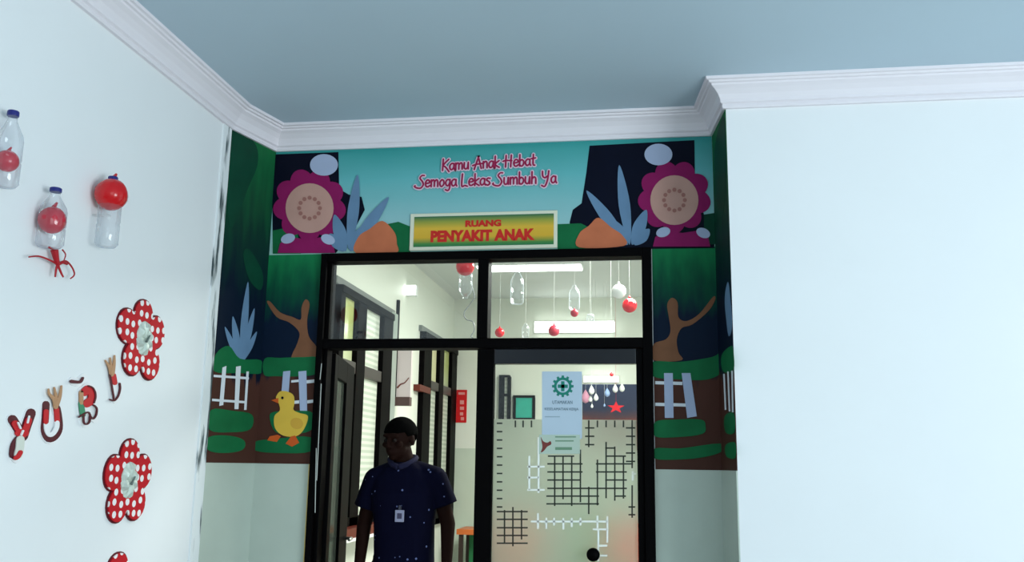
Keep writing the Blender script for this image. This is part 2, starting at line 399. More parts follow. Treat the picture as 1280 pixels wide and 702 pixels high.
for y, runs in ((386,((243,357),(400,520))),(412,((243,357),(400,500))),(438,((243,352),(430,500))),(465,((243,500),)),(490,((240,410),(462,497))),(515,((240,410),)),(361,((245,330),(433,497),)),(335,((430,462),))):
    for a, b in runs: dark.append((a, y, b, y))
for x in (377, 405, 433, 461, 489, 140, 165, 192): dark.append((x, 246, x, 268))
for x in (267, 294, 322): dark.append((x, 272, x, 290))
for y in range(255, 545, 27): dark.append((80, y, 98, y))
for x, a, b in ((105,535,640),(132,525,652),(160,535,630)): dark.append((x, a, x, b))
for y in (540, 565, 592, 617, 642): dark.append((80, y, 180, y))
for y in (270, 297, 324, 351, 378): dark.append((497, y, 527, y)); dark.append((365, y, 395, y)) if y < 330 else None
dark += [(517, 455, 517, 560), (505, 525, 527, 525), (505, 550, 527, 550)]
obj('grid_line', seglines([s for s in dark if s], 1.9), mat('dark_clear_gap', (52, 58, 54), .3), pane, kind='stuff')
white = [(185,360,185,470),(215,300,215,480),(178,395,235,395),(178,470,235,470),(178,430,215,430),(190,572,437,572),(213,545,213,596),(240,560,240,596),(265,560,265,585),
         (295,560,295,598),(322,560,322,590),(350,560,350,585),(405,553,405,596),(437,555,437,640),(390,597,437,597),(408,600,408,700),(405,650,437,650),(405,682,437,682),(519,410,519,440),(519,418,530,418)]
obj('grid_line_pale', seglines(white, 2.2), mat('pale_clear_gap', (252, 254, 250), .3), pane, kind='stuff')
k = P(742, 692)
kb = lathe(bmesh.new(), (0, 0, 0), [(0, 0), (.012, 0), (.012, .018), (.026, .024), (.032, .036), (.028, .05), (0, .056)], 20)
bmesh.ops.rotate(kb, verts=kb.verts, cent=(0, 0, 0), matrix=Matrix.Rotation(PI/2, 3, 'X')); bmesh.ops.translate(kb, verts=kb.verts, vec=(k.x, D-.001, k.z))
obj('door_knob', kb, m_black, leaf, True)
# left leaf, opened inward against the ward's wall
hinge = Vector((xa-.005, D+.085, 0)); tip = Vector((at(434.5, 560, atY(5.42)).x, 5.42, 0))
leaf3 = struct('door_3', hinge); dv = (tip-hinge); Lw = dv.length; dv.normalize(); nv = Vector((dv.y, -dv.x, 0))
def lbox(u0, u1, z0, z1, t0=-.02, t1=.02):
    bm = bmesh.new(); pts = [hinge+dv*u0+nv*t0, hinge+dv*u1+nv*t0, hinge+dv*u1+nv*t1, hinge+dv*u0+nv*t1]
    return prism(bm, [p+Vector((0, 0, z0)) for p in pts], Vector((0, 0, 1)), z1-z0)
obj('stile', bevel(lbox(0, .1, .02, zb0-.01)), m_black, leaf3)
obj('stile', bevel(lbox(Lw-.3, Lw, .02, zb0-.01)), m_black, leaf3)
obj('top_rail', bevel(lbox(.1, Lw-.3, zb0-.13, zb0-.01)), m_black, leaf3)
obj('bottom_rail', bevel(lbox(.1, Lw-.3, .02, .16)), m_black, leaf3)
obj('pane', lbox(.1, Lw-.3, .16, zb0-.13, -.004, .004), clear('smoky_pane', (.6, .66, .62), .06, .05, milky=.25, milk=(120, 130, 122)), leaf3)
hz = at(427, 672, atY(5.35)).z; hp = hinge+dv*(Lw-.09)
hd = bmesh.new(); tube(hd, [hp+nv*.02+Vector((0, 0, hz)), hp+nv*.06+Vector((0, 0, hz)), hp+nv*.062-dv*.11+Vector((0, 0, hz))], .009)
obj('door_handle', hd, mat('brushed_steel', (200, 200, 195), .3, .5, metal=.8), leaf3, True)

# ------------------------------------------------------------------ windows of the ward's left wall
m_pane1 = mat('lime_curtained_pane', (196, 205, 120), .15, .5, ramp=[(0, (200, 208, 170)), (.6, (190, 200, 130)), (1, (200, 206, 140))])
m_pane2 = stripes('louvred_pane', (188, 198, 182), (214, 220, 206), 7.5, 'Z', .25)
m_wood = mat('red_brown_wood', (96, 34, 22), .4, .3, noise=.25, nscale=14)
def yat(px, py=560): return at(px, py, WARDL).y
def side_window(name, posts, ztop, zbot, ztran, panes, cols):
    win = struct(name, (XI, yat(posts[0][0]), zbot))
    y0, y1 = yat(posts[0][0]), yat(posts[-1][1])
    for a, b in posts: obj('post', bevel(B(((XI-.02, yat(a), zbot), (XI+.05, yat(b), ztop)))), m_black, win)
    obj('top_rail', bevel(B(((XI, y0, ztop-.05), (XI+.06, y1, ztop)))), m_black, win)
    obj('top_trim', B(((XI, y0-.05, ztop), (XI+.03, y1+.1, ztop+.05))), mat('grey_trim', (120, 125, 122), .5), win)
    obj('bottom_rail', bevel(B(((XI, y0, zbot), (XI+.05, y1, zbot+.06)))), m_black, win)
    for (a, b), c in zip(panes, cols):
        obj('transom', bevel(B(((XI, yat(a), ztran-.04), (XI+.045, yat(b), ztran+.04)))), mat('dark_transom', (52, 46, 44), .35), win)
        obj('pane', B(((XI+.004, yat(a), ztran+.04), (XI+.012, yat(b), ztop-.05))), c, win)
        obj('pane', B(((XI+.004, yat(a), zbot+.06), (XI+.012, yat(b), ztran-.04))), m_pane2, win)
    return win
zt1 = at(486, 394, WARDL).z; zs = at(443, 660, WARDL).z
w1 = side_window('window_1', [(408, 414), (432, 443), (466, 478)], zt1, zs+.03, at(455, 466, WARDL).z, [(414, 432), (443, 466)], [m_pane1, m_pane2])
obj('edge_strip', B(((XI, yat(478), zs), (XI+.035, yat(486), zt1+.03))), mat('grey_green_trim', (150, 160, 152), .4), w1)
obj('window_sill', bevel(B(((XI, yat(400), zs-.03), (XI+.14, yat(480), zs+.03)))), m_wood, w1)
obj('sill_edge', B(((XI, yat(400), zs-.05), (XI+.15, yat(480), zs-.03))), m_white, w1)
zt2 = at(522, 412, WARDL).z
w2 = side_window('window_2', [(520, 530), (540.5, 546), (556.5, 563)], zt2, .9, at(548, 486, WARDL).z, [(530, 540.5), (546, 556.5)], [mat('cream_pane', (226, 224, 180), .2), m_pane1])
obj('wood_block', B(((XI, yat(514), at(517, 488, WARDL).z), (XI+.06, yat(528), at(517, 480, WARDL).z))), m_wood, w2)
# window in the far wall, seen over the frosted film
w3 = struct('window_3', at(632, 525, WARDE))
e = lambda px, py, off=0: at(px, py, WARDE, off)
def ebox(x0, y0, x1, y1, d, off=0):
    a, b = e(x0, y0), e(x1, y1); return B(((a.x, YE-off-d, b.z), (b.x, YE-off, a.z)))
for a, b in ((625, 630), (635.5, 638)): obj('post', ebox(a, 471, b, 560, .06), m_black, w3)
obj('pane', ebox(630, 471, 635.5, 560, .02), m_pane2, w3)
obj('top_rail', ebox(625, 469, 638, 471.5, .06), m_black, w3)
obj('mid_rail', ebox(630, 492, 635.5, 495, .05), m_black, w3)

# ------------------------------------------------------------------ ward furnishings
nb = thing('notice_board', 'teal notice board in a black frame on the far ward wall', 'board', e(655, 522))
obj('panel', ebox(645, 497, 666, 522, .02, .001), mat('teal_felt', (52, 172, 152), .7, noise=.15, nscale=15), nb)
bm = B(); [box(bm, *((lambda a, b: ((a.x, YE-.035, b.z), (b.x, YE, a.z)))(e(x0, y0), e(x1, y1)))) for x0, y0, x1, y1 in ((642, 494, 669, 497), (642, 522, 669, 525), (642, 497, 645, 522), (666, 497, 669, 522))]
obj('frame', bm, m_black, nb)
rs = thing('safety_sign', 'narrow red sign on the far wall right of the man', 'sign', e(577, 528))
obj('plate', ebox(571, 487, 583, 528, .006), mat('sign_red', (205, 30, 34), .4), rs)
for y0, y1, x0, x1 in ((490, 493, 573, 581), (500, 505, 575, 580), (508, 512, 575, 580), (515, 519, 575, 579), (521, 525, 576, 580)):
    obj('printed_mark', ppoly(bmesh.new(), prect(x0, y0, x1, y1), plane((0, YE-.006, 0), (0, -1, 0)), 0, .001), mat('pale_red_print', (226, 150, 146), .5), rs)
# framed board standing out from the left wall
pb = thing('projecting_sign', 'white board with a brown foot strip projecting from the ward wall above the man', 'sign', at(500, 507, atY(7.32)))
s = lambda px, py: at(px, py, atY(7.32))
a, b = s(488.5, 375), s(495, 507); obj('post', bevel(B(((XI, 7.30, b.z), (b.x, 7.33, a.z)))), m_black, pb)
a, b = s(495, 432), s(513, 496); obj('board', B(((a.x, 7.31, b.z), (b.x, 7.34, a.z))), mat('pinkish_white_board', (226, 214, 214), .4), pb)
a, b = s(489, 496), s(513, 507); obj('foot_strip', bevel(B(((a.x, 7.29, b.z), (b.x, 7.36, a.z)))), mat('brown_strip', (96, 76, 74), .4), pb)
bm = bmesh.new(); prism(bm, [at(x, y, atY(7.3085)) for x, y in ribbon2(smooth_line([(497, 484), (501, 480), (506, 478), (511, 472)]), 2.2, 1)], Vector((0, -1, 0)), .001)
obj('printed_swoosh', bm, mat('dull_red_print', (120, 66, 62), .5), pb)
# tables and chairs seen low down
tb = thing('side_table', 'small wooden side table with orange top by the far wall', 'table', at(590, 700, atY(9.2)) * 1)
tb.location.z = 0; tz = at(590, 661, atY(9.0)).z; tx0, tx1 = at(577, 661, atY(9.2)).x, at(606, 661, atY(9.2)).x
obj('top', bevel(B(((tx0, 8.95, tz-.05), (tx1, 9.4, tz)))), mat('orange_wood', (196, 104, 48), .4, noise=.15), tb)
for x in (tx0+.02, tx1-.06):
    for y in (8.97, 9.34): obj('leg', B(((x, y, 0), (x+.04, y+.04, tz-.05))), mat('dark_leg', (50, 38, 32), .5), tb)
obj('back_panel', B(((tx0+.06, 9.3, .2), (tx1-.06, 9.33, tz-.05))), mat('deep_green_panel', (40, 120, 72), .5), tb)
def plastic_chair(px, y, colr, label):
    p = at(px, 690, atY(y)); t = thing('plastic_chair', label, 'chair', (p.x, y, 0), 'chairs behind the frosted door'); x = p.x
    m = mat('chair_'+label[:6], colr, .4)
    obj('seat', bevel(B(((x-.2, y-.2, .43), (x+.2, y+.2, .46))), .01), m, t)
    obj('backrest', bevel(B(((x-.2, y+.19, .6), (x+.2, y+.22, .98))), .01), m, t)
    for sx in (-1, 1):
        for sy in (-1, 1): obj('leg', tube(bmesh.new(), [(x+sx*.17, y+sy*.17, .44), (x+sx*.2, y+sy*.2, 0)], .014), mat('chair_leg_grey', (120, 120, 120), .3, metal=.6), t)
        obj('back_post', tube(bmesh.new(), [(x+sx*.17, y+.2, .45), (x+sx*.17, y+.215, .65)], .012), m, t)
plastic_chair(640, 8.5, (226, 110, 66), 'orange chair blurred behind the left side of the frosted door')
plastic_chair(786, 8.1, (222, 84, 60), 'red-orange chair blurred behind the right side of the frosted door')
plastic_chair(745, 8.9, (70, 160, 96), 'green chair blurred behind the frosted door between two orange ones')
# printed scene on the far wall, right
em = thing('far_mural', 'dark blue and rust printed panel on the far ward wall', 'mural', e(763, 570))
obj('board', ebox(728, 480, 830, 570, .006), mat('far_mural_print', (20, 30, 60), .6, noise=.12, ramp=[(0, (120, 60, 46)), (.5, (104, 44, 34)), (.56, (70, 40, 50)), (.64, (24, 34, 66)), (1, (30, 44, 78))]), em)
# lamps and a bright box
m_lamp = mat('lamp_diffuser', (250, 255, 250), .4, emis=5.5)
def lamp(name, label, a, b, gr=None):
    t = thing(name, label, 'lamp', Vector(a), gr)
    obj('housing', bevel(B((a, b)), .006), m_white, t); return t
c0, c1 = at(600, 335, plane((0, 0, ZI), (0, 0, -1))), at(727, 325.5, plane((0, 0, ZI), (0, 0, -1)))
lp = lamp('ceiling_light', 'wide white ceiling light seen at the top of the right transom', (c0.x, c1.y, ZI-.03), (c1.x, c0.y, ZI), None)
obj('diffuser', B(((c0.x+.01, c1.y+.01, ZI-.04), (c1.x-.01, c0.y-.01, ZI-.03))), m_lamp, lp)
def wall_lamp(x0, y0, x1, y1, label):
    a, b = e(x0, y0), e(x1, y1)
    t = lamp('wall_light', label, (a.x, YE-.03, b.z), (b.x, YE, a.z), 'tube lights on the far wall')
    obj('diffuser', B(((a.x+.01, YE-.06, b.z+.008), (b.x-.01, YE-.03, a.z-.008))), m_lamp, t)
wall_lamp(668, 402, 769, 416, 'long white tube light on the far wall seen through the right transom')
wall_lamp(729, 470, 774, 478, 'short white tube light over the dark printed panel seen through the door')
s = lambda px, py: at(px, py, atY(7.58))
a, b = s(499, 356), s(520, 369)
el = lamp('bright_box', 'small bright white box on the left ward wall above the projecting sign', (XI, 7.58, b.z), (b.x, 7.65, a.z))  # white box with an emitting front, projecting from the wall
obj('diffuser', B(((XI+.006, 7.57, b.z+.006), (b.x-.006, 7.58, a.z-.006))), m_lamp, el)

# ------------------------------------------------------------------ hanging ornaments inside the ward
m_red = mat('glossy_red', (214, 22, 34), .18, .5, noise=.1, nscale=30)
m_pink = mat('soft_red_ball', (206, 60, 78), .3, .5, noise=.1, nscale=30)
m_string = mat('pale_string', (220, 222, 220), .6)
def bottle_prof(r, h): return [(0, .0), (r*.8, .0), (r, .012), (r, h*.30), (r*.95, h*.33), (r, h*.36), (r, h*.60), (r*.9, h*.68), (r*.55, h*.80), (r*.36, h*.87), (r*.36, h*.93)]
def hang(label, px, py, y, parts, name='hanging_ornament'):
    p = at(px, py, atY(y)); t = thing(name, label, 'ornament', p, 'ornaments hanging inside the ward')
    top = p.z
    for kind, a in parts:
        q = at(a[0], a[1], atY(y))
        if kind == 'ball':
            bm = ball(bmesh.new(), q, a[2]); tube(bm, [q+Vector((0, 0, a[2]*.9)), q+Vector((0, 0, a[2]*1.35))], a[2]*.22, a[2]*.1)
            obj('ball', bm, a[3], t, True); top = max(top, q.z)
        elif kind == 'bottle':
            r, h, flip = a[2], a[3], a[4]; pr = bottle_prof(r, h)
            if flip: pr = [(rr, h-z) for rr, z in pr]
            obj('bottle', lathe(bmesh.new(), q-Vector((0, 0, h/2)), pr), m_bottle, t, True); top = max(top, q.z+h*.4)
    obj('string', tube(bmesh.new(), [(p.x, y, top), (p.x, y, ZI)], .0007, seg=5), m_string, t)
hang('large red ball over an upturned clear bottle hanging in the left transom', 582, 333, 5.2, [('ball', (581.5, 333, .055, m_red)), ('bottle', (582, 358, .04, .17, True))])
hang('empty clear bottle hanging in the left of the right transom', 646.5, 356, 6.0, [('bottle', (646.5, 357, .045, .245, False))])
hang('clear bottle with a small red ball beneath it in the middle of the right transom', 718, 370, 6.0, [('bottle', (718, 370, .036, .18, False)), ('ball', (718, 391, .026, m_pink))])
hang('white ball hanging at the right of the right transom', 773.5, 364, 6.0, [('ball', (773.5, 364, .048, m_white))])
hang('red ball just below the white ball in the right transom', 787, 381.5, 6.2, [('ball', (787, 381.5, .05, m_red))])
hang('pinkish red ball in front of the long tube light in the right transom', 692.5, 413, 6.4, [('ball', (692.5, 413, .04, m_pink))])
hang('small dark red ball in the lower left corner of the right transom', 624.5, 415.5, 6.4, [('ball', (624.5, 415.5, .034, m_red))])
hang('faint clear bottle low in the right transom left of the tube light', 657, 412, 6.6, [('bottle', (657, 412, .026, .11, False))])
hang('faint clear bottle in front of the right end of the tube light', 738, 402, 6.6, [('bottle', (738, 402, .026, .11, True))])
hang('small red ball hanging below the short tube light behind the door', 764.5, 468, 7.4, [('ball', (764.5, 468, .016, m_red))])
cs = [at(x, y, atY(5.4)) for x, y in smooth_line([(589, 322), (588, 340), (590, 358), (593, 371), (586, 382), (580, 391), (583, 399), (591, 402), (593, 412), (589, 420), (594, 424)])]
cs[0].z = cs[0].z
tag(obj('curled_streamer', tube(bmesh.new(), [(cs[0].x, cs[0].y, ZI)]+cs, .003, seg=6), mat('silver_streamer', (150, 156, 158), .25, .5, metal=.3), None, True), 'thin silver streamer curling beside the mullion in the left transom', 'streamer')
for i, (px, py, h, c, lb) in enumerate(((739.5, 487, .13, 'w', 'white paper drop, highest of the three at the left of the dark panel'), (738, 498, .09, 'w', 'small white paper drop in the middle of three at the left of the dark panel'), (740, 507, .06, 'w', 'tiny white paper drop lowest of three at the left of the dark panel'), (745, 496, .11, 'w', 'white paper drop just right of three others before the dark panel'),
        (759, 490, .13, 'b', 'pale blue paper drop in the middle of the dark panel'), (755.5, 506, .05, 'b', 'tiny pale paper drop under the blue one before the dark panel'), (769, 485, .13, 'w', 'left one of two white paper drops at the right of the dark panel'), (777.5, 484, .13, 'w', 'right one of two white paper drops at the right of the dark panel'), (732, 495, .2, 'p', 'pink paper drop at the left edge of the dark panel'))):
    yy = 8.45+.07*i; p = at(px, py, atY(yy)); h *= .68; t = thing('paper_drop', lb, 'ornament', p, 'paper drops before the dark panel')
    bm = lathe(bmesh.new(), p, [(0, -h/2), (h*.2, -h*.4), (h*.3, -h*.2), (h*.28, 0), (h*.15, h*.25), (0, h/2)], 14)
    obj('drop', bm, {'w': m_white, 'b': mat('pale_blue_paper', (150, 176, 220), .5), 'p': mat('pink_paper', (216, 150, 176), .5)}[c], t, True)
    obj('string', tube(bmesh.new(), [(p.x, yy, p.z+h/2), (p.x, yy, ZI)], .001, seg=4), m_string, t)
p = at(770, 509, atY(8.95)); bm = bmesh.new()
prism(bm, [p+Vector((.085*(1 if i % 2 == 0 else .4)*math.cos(i*PI/5+.3), 0, .06*(1 if i % 2 == 0 else .4)*math.sin(i*PI/5+.3))) for i in range(10)], Vector((0, 1, 0)), .02)
tube(bm, [p+Vector((0, .01, .03)), Vector((p.x, 8.96, ZI))], .001, seg=4)
tag(obj('red_star', bm, m_red), 'red star ornament hanging before the rust part of the panel', 'ornament')

# ------------------------------------------------------------------ poster and sticker on the glass door
GP = atY(D-.0022)
gp = lambda px, py: at(px, py, GP)
po = thing('safety_poster', 'pale blue paper poster with a green toothed cross emblem on the glass door', 'poster', gp(702, 548))
obj('sheet', ppoly(bmesh.new(), prect(677.5, 464, 727.5, 548), GP, 0, .0004), mat('pale_blue_paper_sheet', (188, 206, 222), .6, noise=.03), po)
bm = bmesh.new(); g0 = gp(703.5, 482.5); R1, R2, R3 = .044, .054, .031
bm = bmesh.new()
for i in range(12):
    a = 2*PI*i/12+PI/2
    pts = [(R1*.95, -.16), (R2, -.11), (R2, .11), (R1*.95, .16)]
    prism(bm, [g0+Vector((r*math.cos(a+d), -.0004, r*math.sin(a+d))) for r, d in pts], Vector((0, -1, 0)), .0005)
n = 48; o_ = [bm.verts.new(g0+Vector((R1*math.cos(2*PI*i/n), -.0009, R1*math.sin(2*PI*i/n)))) for i in range(n)]; i_ = [bm.verts.new(g0+Vector((R3*math.cos(2*PI*i/n), -.0009, R3*math.sin(2*PI*i/n)))) for i in range(n)]
for i in range(n): bm.faces.new((o_[i], o_[(i+1) % n], i_[(i+1) % n], i_[i]))
for w_, h_ in ((.0085, .025), (.025, .0085)): prism(bm, [g0+Vector((x*w_, -.0004, z*h_)) for x, z in ((-1,-1),(1,-1),(1,1),(-1,1))], Vector((0, -1, 0)), .0005)
obj('cross_emblem', bm, mat('emblem_green', (28, 128, 112), .5), po)
m_ptxt = mat('grey_blue_print', (96, 120, 136), .6)
ruler('UTAMAKAN', .017, m_ptxt, po, 'printed_text', gp(703, 502.5), None, .0008, .1)
ruler('KESELAMATAN KERJA', .017, m_ptxt, po, 'printed_text', gp(702, 511.5), None, .0008, .168)
obj('printed_rule', ppoly(bmesh.new(), prect(681, 520, 700, 521.2), GP, .0006), mat('faint_print', (150, 172, 186), .6), po)
st = thing('door_sticker', 'pale green sticker with a dark red mark below the poster', 'sticker', gp(700, 568))
obj('sheet', ppoly(bmesh.new(), prect(674, 543, 725, 567), GP, .001, .0004), mat('pale_green_sticker', (184, 202, 188), .5), st)
bm = bmesh.new(); ppoly(bm, smooth_loop([(676, 546), (679, 551), (684, 553), (688, 551), (689, 555), (684, 558), (680, 563), (676, 565), (678, 558)], 4), GP, .0015)
obj('printed_mark', bm, mat('dark_red_mark', (122, 56, 52), .5), st)
bm = bmesh.new(); ppoly(bm, prect(694, 545, 720, 546.5), GP, .0015); ppoly(bm, prect(694, 550, 717, 551.5), GP, .0015); ppoly(bm, prect(694, 558.5, 715, 562), GP, .0015)
obj('printed_line', bm, mat('dull_green_print', (110, 146, 118), .5), st)

# ------------------------------------------------------------------ mural panels (flat print on thin boards)
BT = .003
c_navy = mat('print_navy', (5, 10, 30), .55, .1, noise=.3, nscale=6)
c_green = mat('print_green', (22, 104, 62), .55, .1, noise=.35, nscale=7)
c_dgreen = mat('print_dark_green', (12, 66, 48), .55, .1, noise=.35, nscale=7)
c_brown = mat('print_brown', (82, 50, 40), .55, .1, noise=.2, nscale=7)
c_bark = mat('print_bark', (128, 86, 62), .55, .1, noise=.2, nscale=12)
c_pale = mat('print_pale_lilac', (172, 184, 212), .55, .1, noise=.06, nscale=9)
c_mag = mat('print_magenta', (142, 28, 92), .55, .1, noise=.2, nscale=9)
c_peach = mat('print_peach', (196, 152, 140), .55, .1, noise=.12, nscale=7)
c_orange = mat('print_orange', (196, 112, 78), .55, .1, noise=.18, nscale=10)
c_bluegrey = mat('print_blue_grey', (104, 136, 168), .55, .1, noise=.18, nscale=9)
c_yellow = mat('print_yellow', (226, 186, 74), .55, .1, noise=.1, nscale=12)
c_white = mat('print_white', (222, 226, 232), .55, .1, noise=.03, nscale=9)
c_foot = mat('print_orange_red', (206, 92, 40), .55, .1)
def print_(name, polys, m, pl, layer, parent, joined=False):
    if joined:
        bm = bmesh.new()
        for p in polys: ppoly(bm, p, pl, BT+.0008*layer+.00012*polys.index(p), .0006)
        obj(name, bm, m, parent); return
    for i, p in enumerate(polys): obj(name, ppoly(bmesh.new(), p, pl, BT+.0008*layer+.00012*i, .0005), m, parent)
def petals(cx, cy, r, n, rx, ry): return [ell(cx+r*math.cos(a), cy+r*math.sin(a), rx, ry, a) for a in (2*PI*i/n+.2 for i in range(n))]

# --- banner over the door
ban = thing('mural_banner', 'wide printed forest banner with pink wishes across the wall over the door', 'mural', P(615, 318))
zb_ = DTZ+.004
obj('board', B(((XL+.004, D-BT, zb_), (XR-.004, D, ZC))), mat('banner_sky', (0, 0, 0), .55, .1, noise=.12, ramp=[(0, (158, 202, 194)), (.3, (148, 196, 200)), (.7, (104, 184, 188)), (1, (56, 152, 150))]), ban)
print_('printed_trunk', [[(340, 193), (423, 190), (424, 236), (436, 243), (452, 246), (456, 262), (444, 285), (420, 316), (341, 317)]], c_navy, BACK, 1, ban)
print_('printed_trunk', [[(737, 182), (868, 175), (869, 240), (893, 300), (893, 310), (720, 312), (712, 278), (716, 262), (727, 254), (733, 215)]], c_navy, BACK, 1, ban)
print_('printed_hedge', [[(341, 288), (356, 285), (372, 292), (376, 317), (341, 317)], [(470, 283), (498, 277), (513, 283), (513, 316), (470, 316)], [(697, 280), (726, 279), (736, 284), (740, 311), (697, 312)]], c_green, BACK, 2, ban)
print_('printed_hedge', [[(880, 268), (893, 266), (895, 305), (880, 306)]], c_dgreen, BACK, 2, ban)
for cx, cy, bx, by, hx in ((387, 256, 405, 206, 384), (843, 246, 823, 193, 853)):
    print_('printed_flower', petals(cx, cy, 28, 9, 18, 15)+[ell(cx, cy, 38, 38)], c_mag, BACK, 3, ban, True)
    print_('printed_flower_centre', [ell(cx, cy+4, 30, 31, n=36)], c_peach, BACK, 6, ban)
    print_('printed_seed', [ell(cx+13*math.cos(a), cy+4+13*math.sin(a), 2.6, 2.6, n=10) for a in (2*PI*i/12 for i in range(12))], mat('print_rose_brown', (164, 112, 104), .55, .1), BACK, 8, ban)
    print_('printed_flower_bud', [ell(bx, by, 17.5, 13.5)], c_pale, BACK, 7, ban)
    yb = 316 if hx < 500 else 308
    print_('printed_shrub', [[(hx-37, yb), (hx-34, yb-12), (hx-22, yb-20), (hx, yb-17), (hx+20, yb-20), (hx+32, yb-12), (hx+35, yb)]], c_mag, BACK, 7, ban)
    print_('printed_petal', [ell(hx-24, yb-18, 9, 6, -.3), ell(hx+26, yb-17, 9, 6, .4)], c_pale, BACK, 8, ban)
def leaf(bx, by, tx, ty, wd):
    mx_, my_ = (bx+tx)/2, (by+ty)/2; dx, dy = tx-bx, ty-by; l = math.hypot(dx, dy); nx, ny = -dy/l*wd, dx/l*wd
    return smooth_loop([(bx, by), (mx_+nx*.9, my_+ny*.9), (tx, ty), (mx_-nx*.9, my_-ny*.9)], 6)
print_('printed_leaves', [leaf(436, 312, 447, 218, 8), leaf(438, 312, 486, 246, 8), leaf(432, 314, 418, 268, 9), leaf(438, 314, 458, 280, 9), leaf(430, 314, 412, 292, 8)], c_bluegrey, BACK, 7, ban)
print_('printed_leaves', [leaf(787, 306, 774, 206, 8), leaf(785, 306, 733, 238, 8), leaf(790, 306, 808, 262, 9), leaf(784, 306, 764, 274, 9), leaf(793, 306, 812, 286, 8)], c_bluegrey, BACK, 7, ban)
print_('printed_bush', [smooth_loop([(445, 316), (448, 296), (462, 286), (478, 276), (493, 290), (496, 304), (494, 316)], 5)], c_orange, BACK, 8, ban)
print_('printed_bush', [smooth_loop([(724, 309), (724, 292), (736, 282), (748, 272), (764, 284), (778, 294), (780, 307)], 5)], c_orange, BACK, 8, ban)
# hand lettering: strokes in a unit em box (x right, y up, cap height 1, x-height .6)
GL = {
 'K': (.62, [[(.1, 1), (.06, 0)], [(.58, .95), (.1, .45), (.3, .3), (.62, -.12)]]),
 'a': (.5, [[(.42, .5), (.25, .58), (.08, .4), (.08, .15), (.22, .02), (.4, .2), (.43, .55)], [(.43, .55), (.42, .2), (.5, .02)]]),
 'm': (.74, [[(.08, .58), (.08, .02)], [(.08, .4), (.22, .58), (.34, .48), (.35, .04)], [(.35, .4), (.5, .58), (.62, .48), (.64, .02)]]),
 'u': (.52, [[(.08, .58), (.07, .18), (.2, .02), (.36, .14), (.42, .58)], [(.42, .58), (.43, .02)]]),
 'A': (.78, [[(.08, -.06), (.42, 1)], [(.42, 1), (.68, .0)], [(-.06, .28), (.2, .36), (.74, .42)]]),
 'n': (.5, [[(.08, .58), (.08, .02)], [(.08, .4), (.24, .58), (.38, .48), (.4, .02)]]),
 'k': (.48, [[(.09, .98), (.08, 0)], [(.42, .58), (.1, .28), (.44, .0)]]),
 'H': (.8, [[(.2, 1), (.16, 0)], [(.64, 1), (.6, 0)], [(-.06, .5), (.2, .56), (.68, .52)]]),
 'e': (.48, [[(.08, .3), (.4, .36), (.36, .56), (.2, .58), (.07, .36), (.12, .08), (.28, .02), (.44, .12)]]),
 'b': (.52, [[(.09, 1), (.08, .02)], [(.08, .4), (.26, .56), (.43, .36), (.36, .08), (.2, .0), (.08, .14)]]),
 't': (.42, [[(.22, .95), (.2, .12), (.34, .02)], [(.04, .6), (.4, .64)]]),
 'S': (.72, [[(.66, .98), (.46, .98), (.3, .76), (.5, .5), (.6, .22), (.4, -.06), (.1, -.06), (-.14, .06), (-.1, .14)]]),
 'o': (.5, [[(.24, .58), (.08, .36), (.12, .08), (.26, .02), (.42, .22), (.38, .5), (.24, .58)]]),
 'g': (.52, [[(.42, .5), (.24, .58), (.08, .36), (.14, .1), (.3, .06), (.42, .3)], [(.43, .58), (.42, -.1), (.28, -.34), (.06, -.26)]]),
 'L': (.62, [[(.12, 1), (.08, 0), (.34, .04), (.56, -.04)]]),
 's': (.42, [[(.38, .56), (.2, .58), (.1, .42), (.3, .28), (.36, .12), (.2, .0), (.04, .06)]]),
 'h': (.52, [[(.09, 1), (.08, .02)], [(.08, .38), (.26, .56), (.4, .44), (.41, .02)]]),
 'Y': (.76, [[(.1, 1), (.12, .62), (.3, .46), (.5, .6)], [(.62, 1.02), (.52, .3), (.3, -.24), (.04, -.16)]]),
 ' ': (.34, [])}
def handwriting(text, x0, y0, x1, y1, cap, parent, m1, m2):
    tot = sum(GL[c][0] for c in text); a, b = P(x0, y0), P(x1, y1); ux = (b-a)/tot; H = Vector((0, 0, cap))
    b1, b2 = bmesh.new(), bmesh.new(); cur = 0; q = 0
    for c in text:
        wd, strokes = GL[c]
        for st_ in strokes:
            pts = smooth_line([(cur+x, y) for x, y in st_], 4)
            pl2 = [((a+ux*x).x, (a+ux*x).z+cap*y) for x, y in pts]
            for bm_, wdt, off in ((b1, .021, .0008*9), (b2, .0092, .0008*12)):
                o = ribbon2(pl2, wdt); off = off+BT+.00012*q; n_ = len(pl2)
                idx = list(range(n_))+[n_-1]*4+list(range(n_))[::-1]+[0]*4
                vv = [bm_.verts.new((x, D-off-.00003*idx[j], z)) for j, (x, z) in enumerate(o)]
                Lv, c1, Rv, c2 = vv[:n_], vv[n_:n_+4], vv[n_+4:2*n_+4][::-1], vv[2*n_+4:]
                for i in range(n_-1): bm_.faces.new((Lv[i], Lv[i+1], Rv[i+1], Rv[i]))
                bm_.faces.new([Lv[-1]]+c1+[Rv[-1]]); bm_.faces.new([Rv[0]]+c2+[Lv[0]])
            q = (q+1) % 9
        cur += wd
    obj('lettering_halo', b1, m1, parent); obj('lettering', b2, m2, parent)
m_halo = mat('print_pink_white', (232, 206, 222), .4); m_let = mat('print_crimson', (158, 22, 74), .4)
handwriting('Kamu Anak Hebat', 553, 214, 670, 207.5, .064, ban, m_halo, m_let)
handwriting('Semoga Lekas Sumbuh Ya', 521, 235, 696, 229.5, .066, ban, m_halo, m_let)

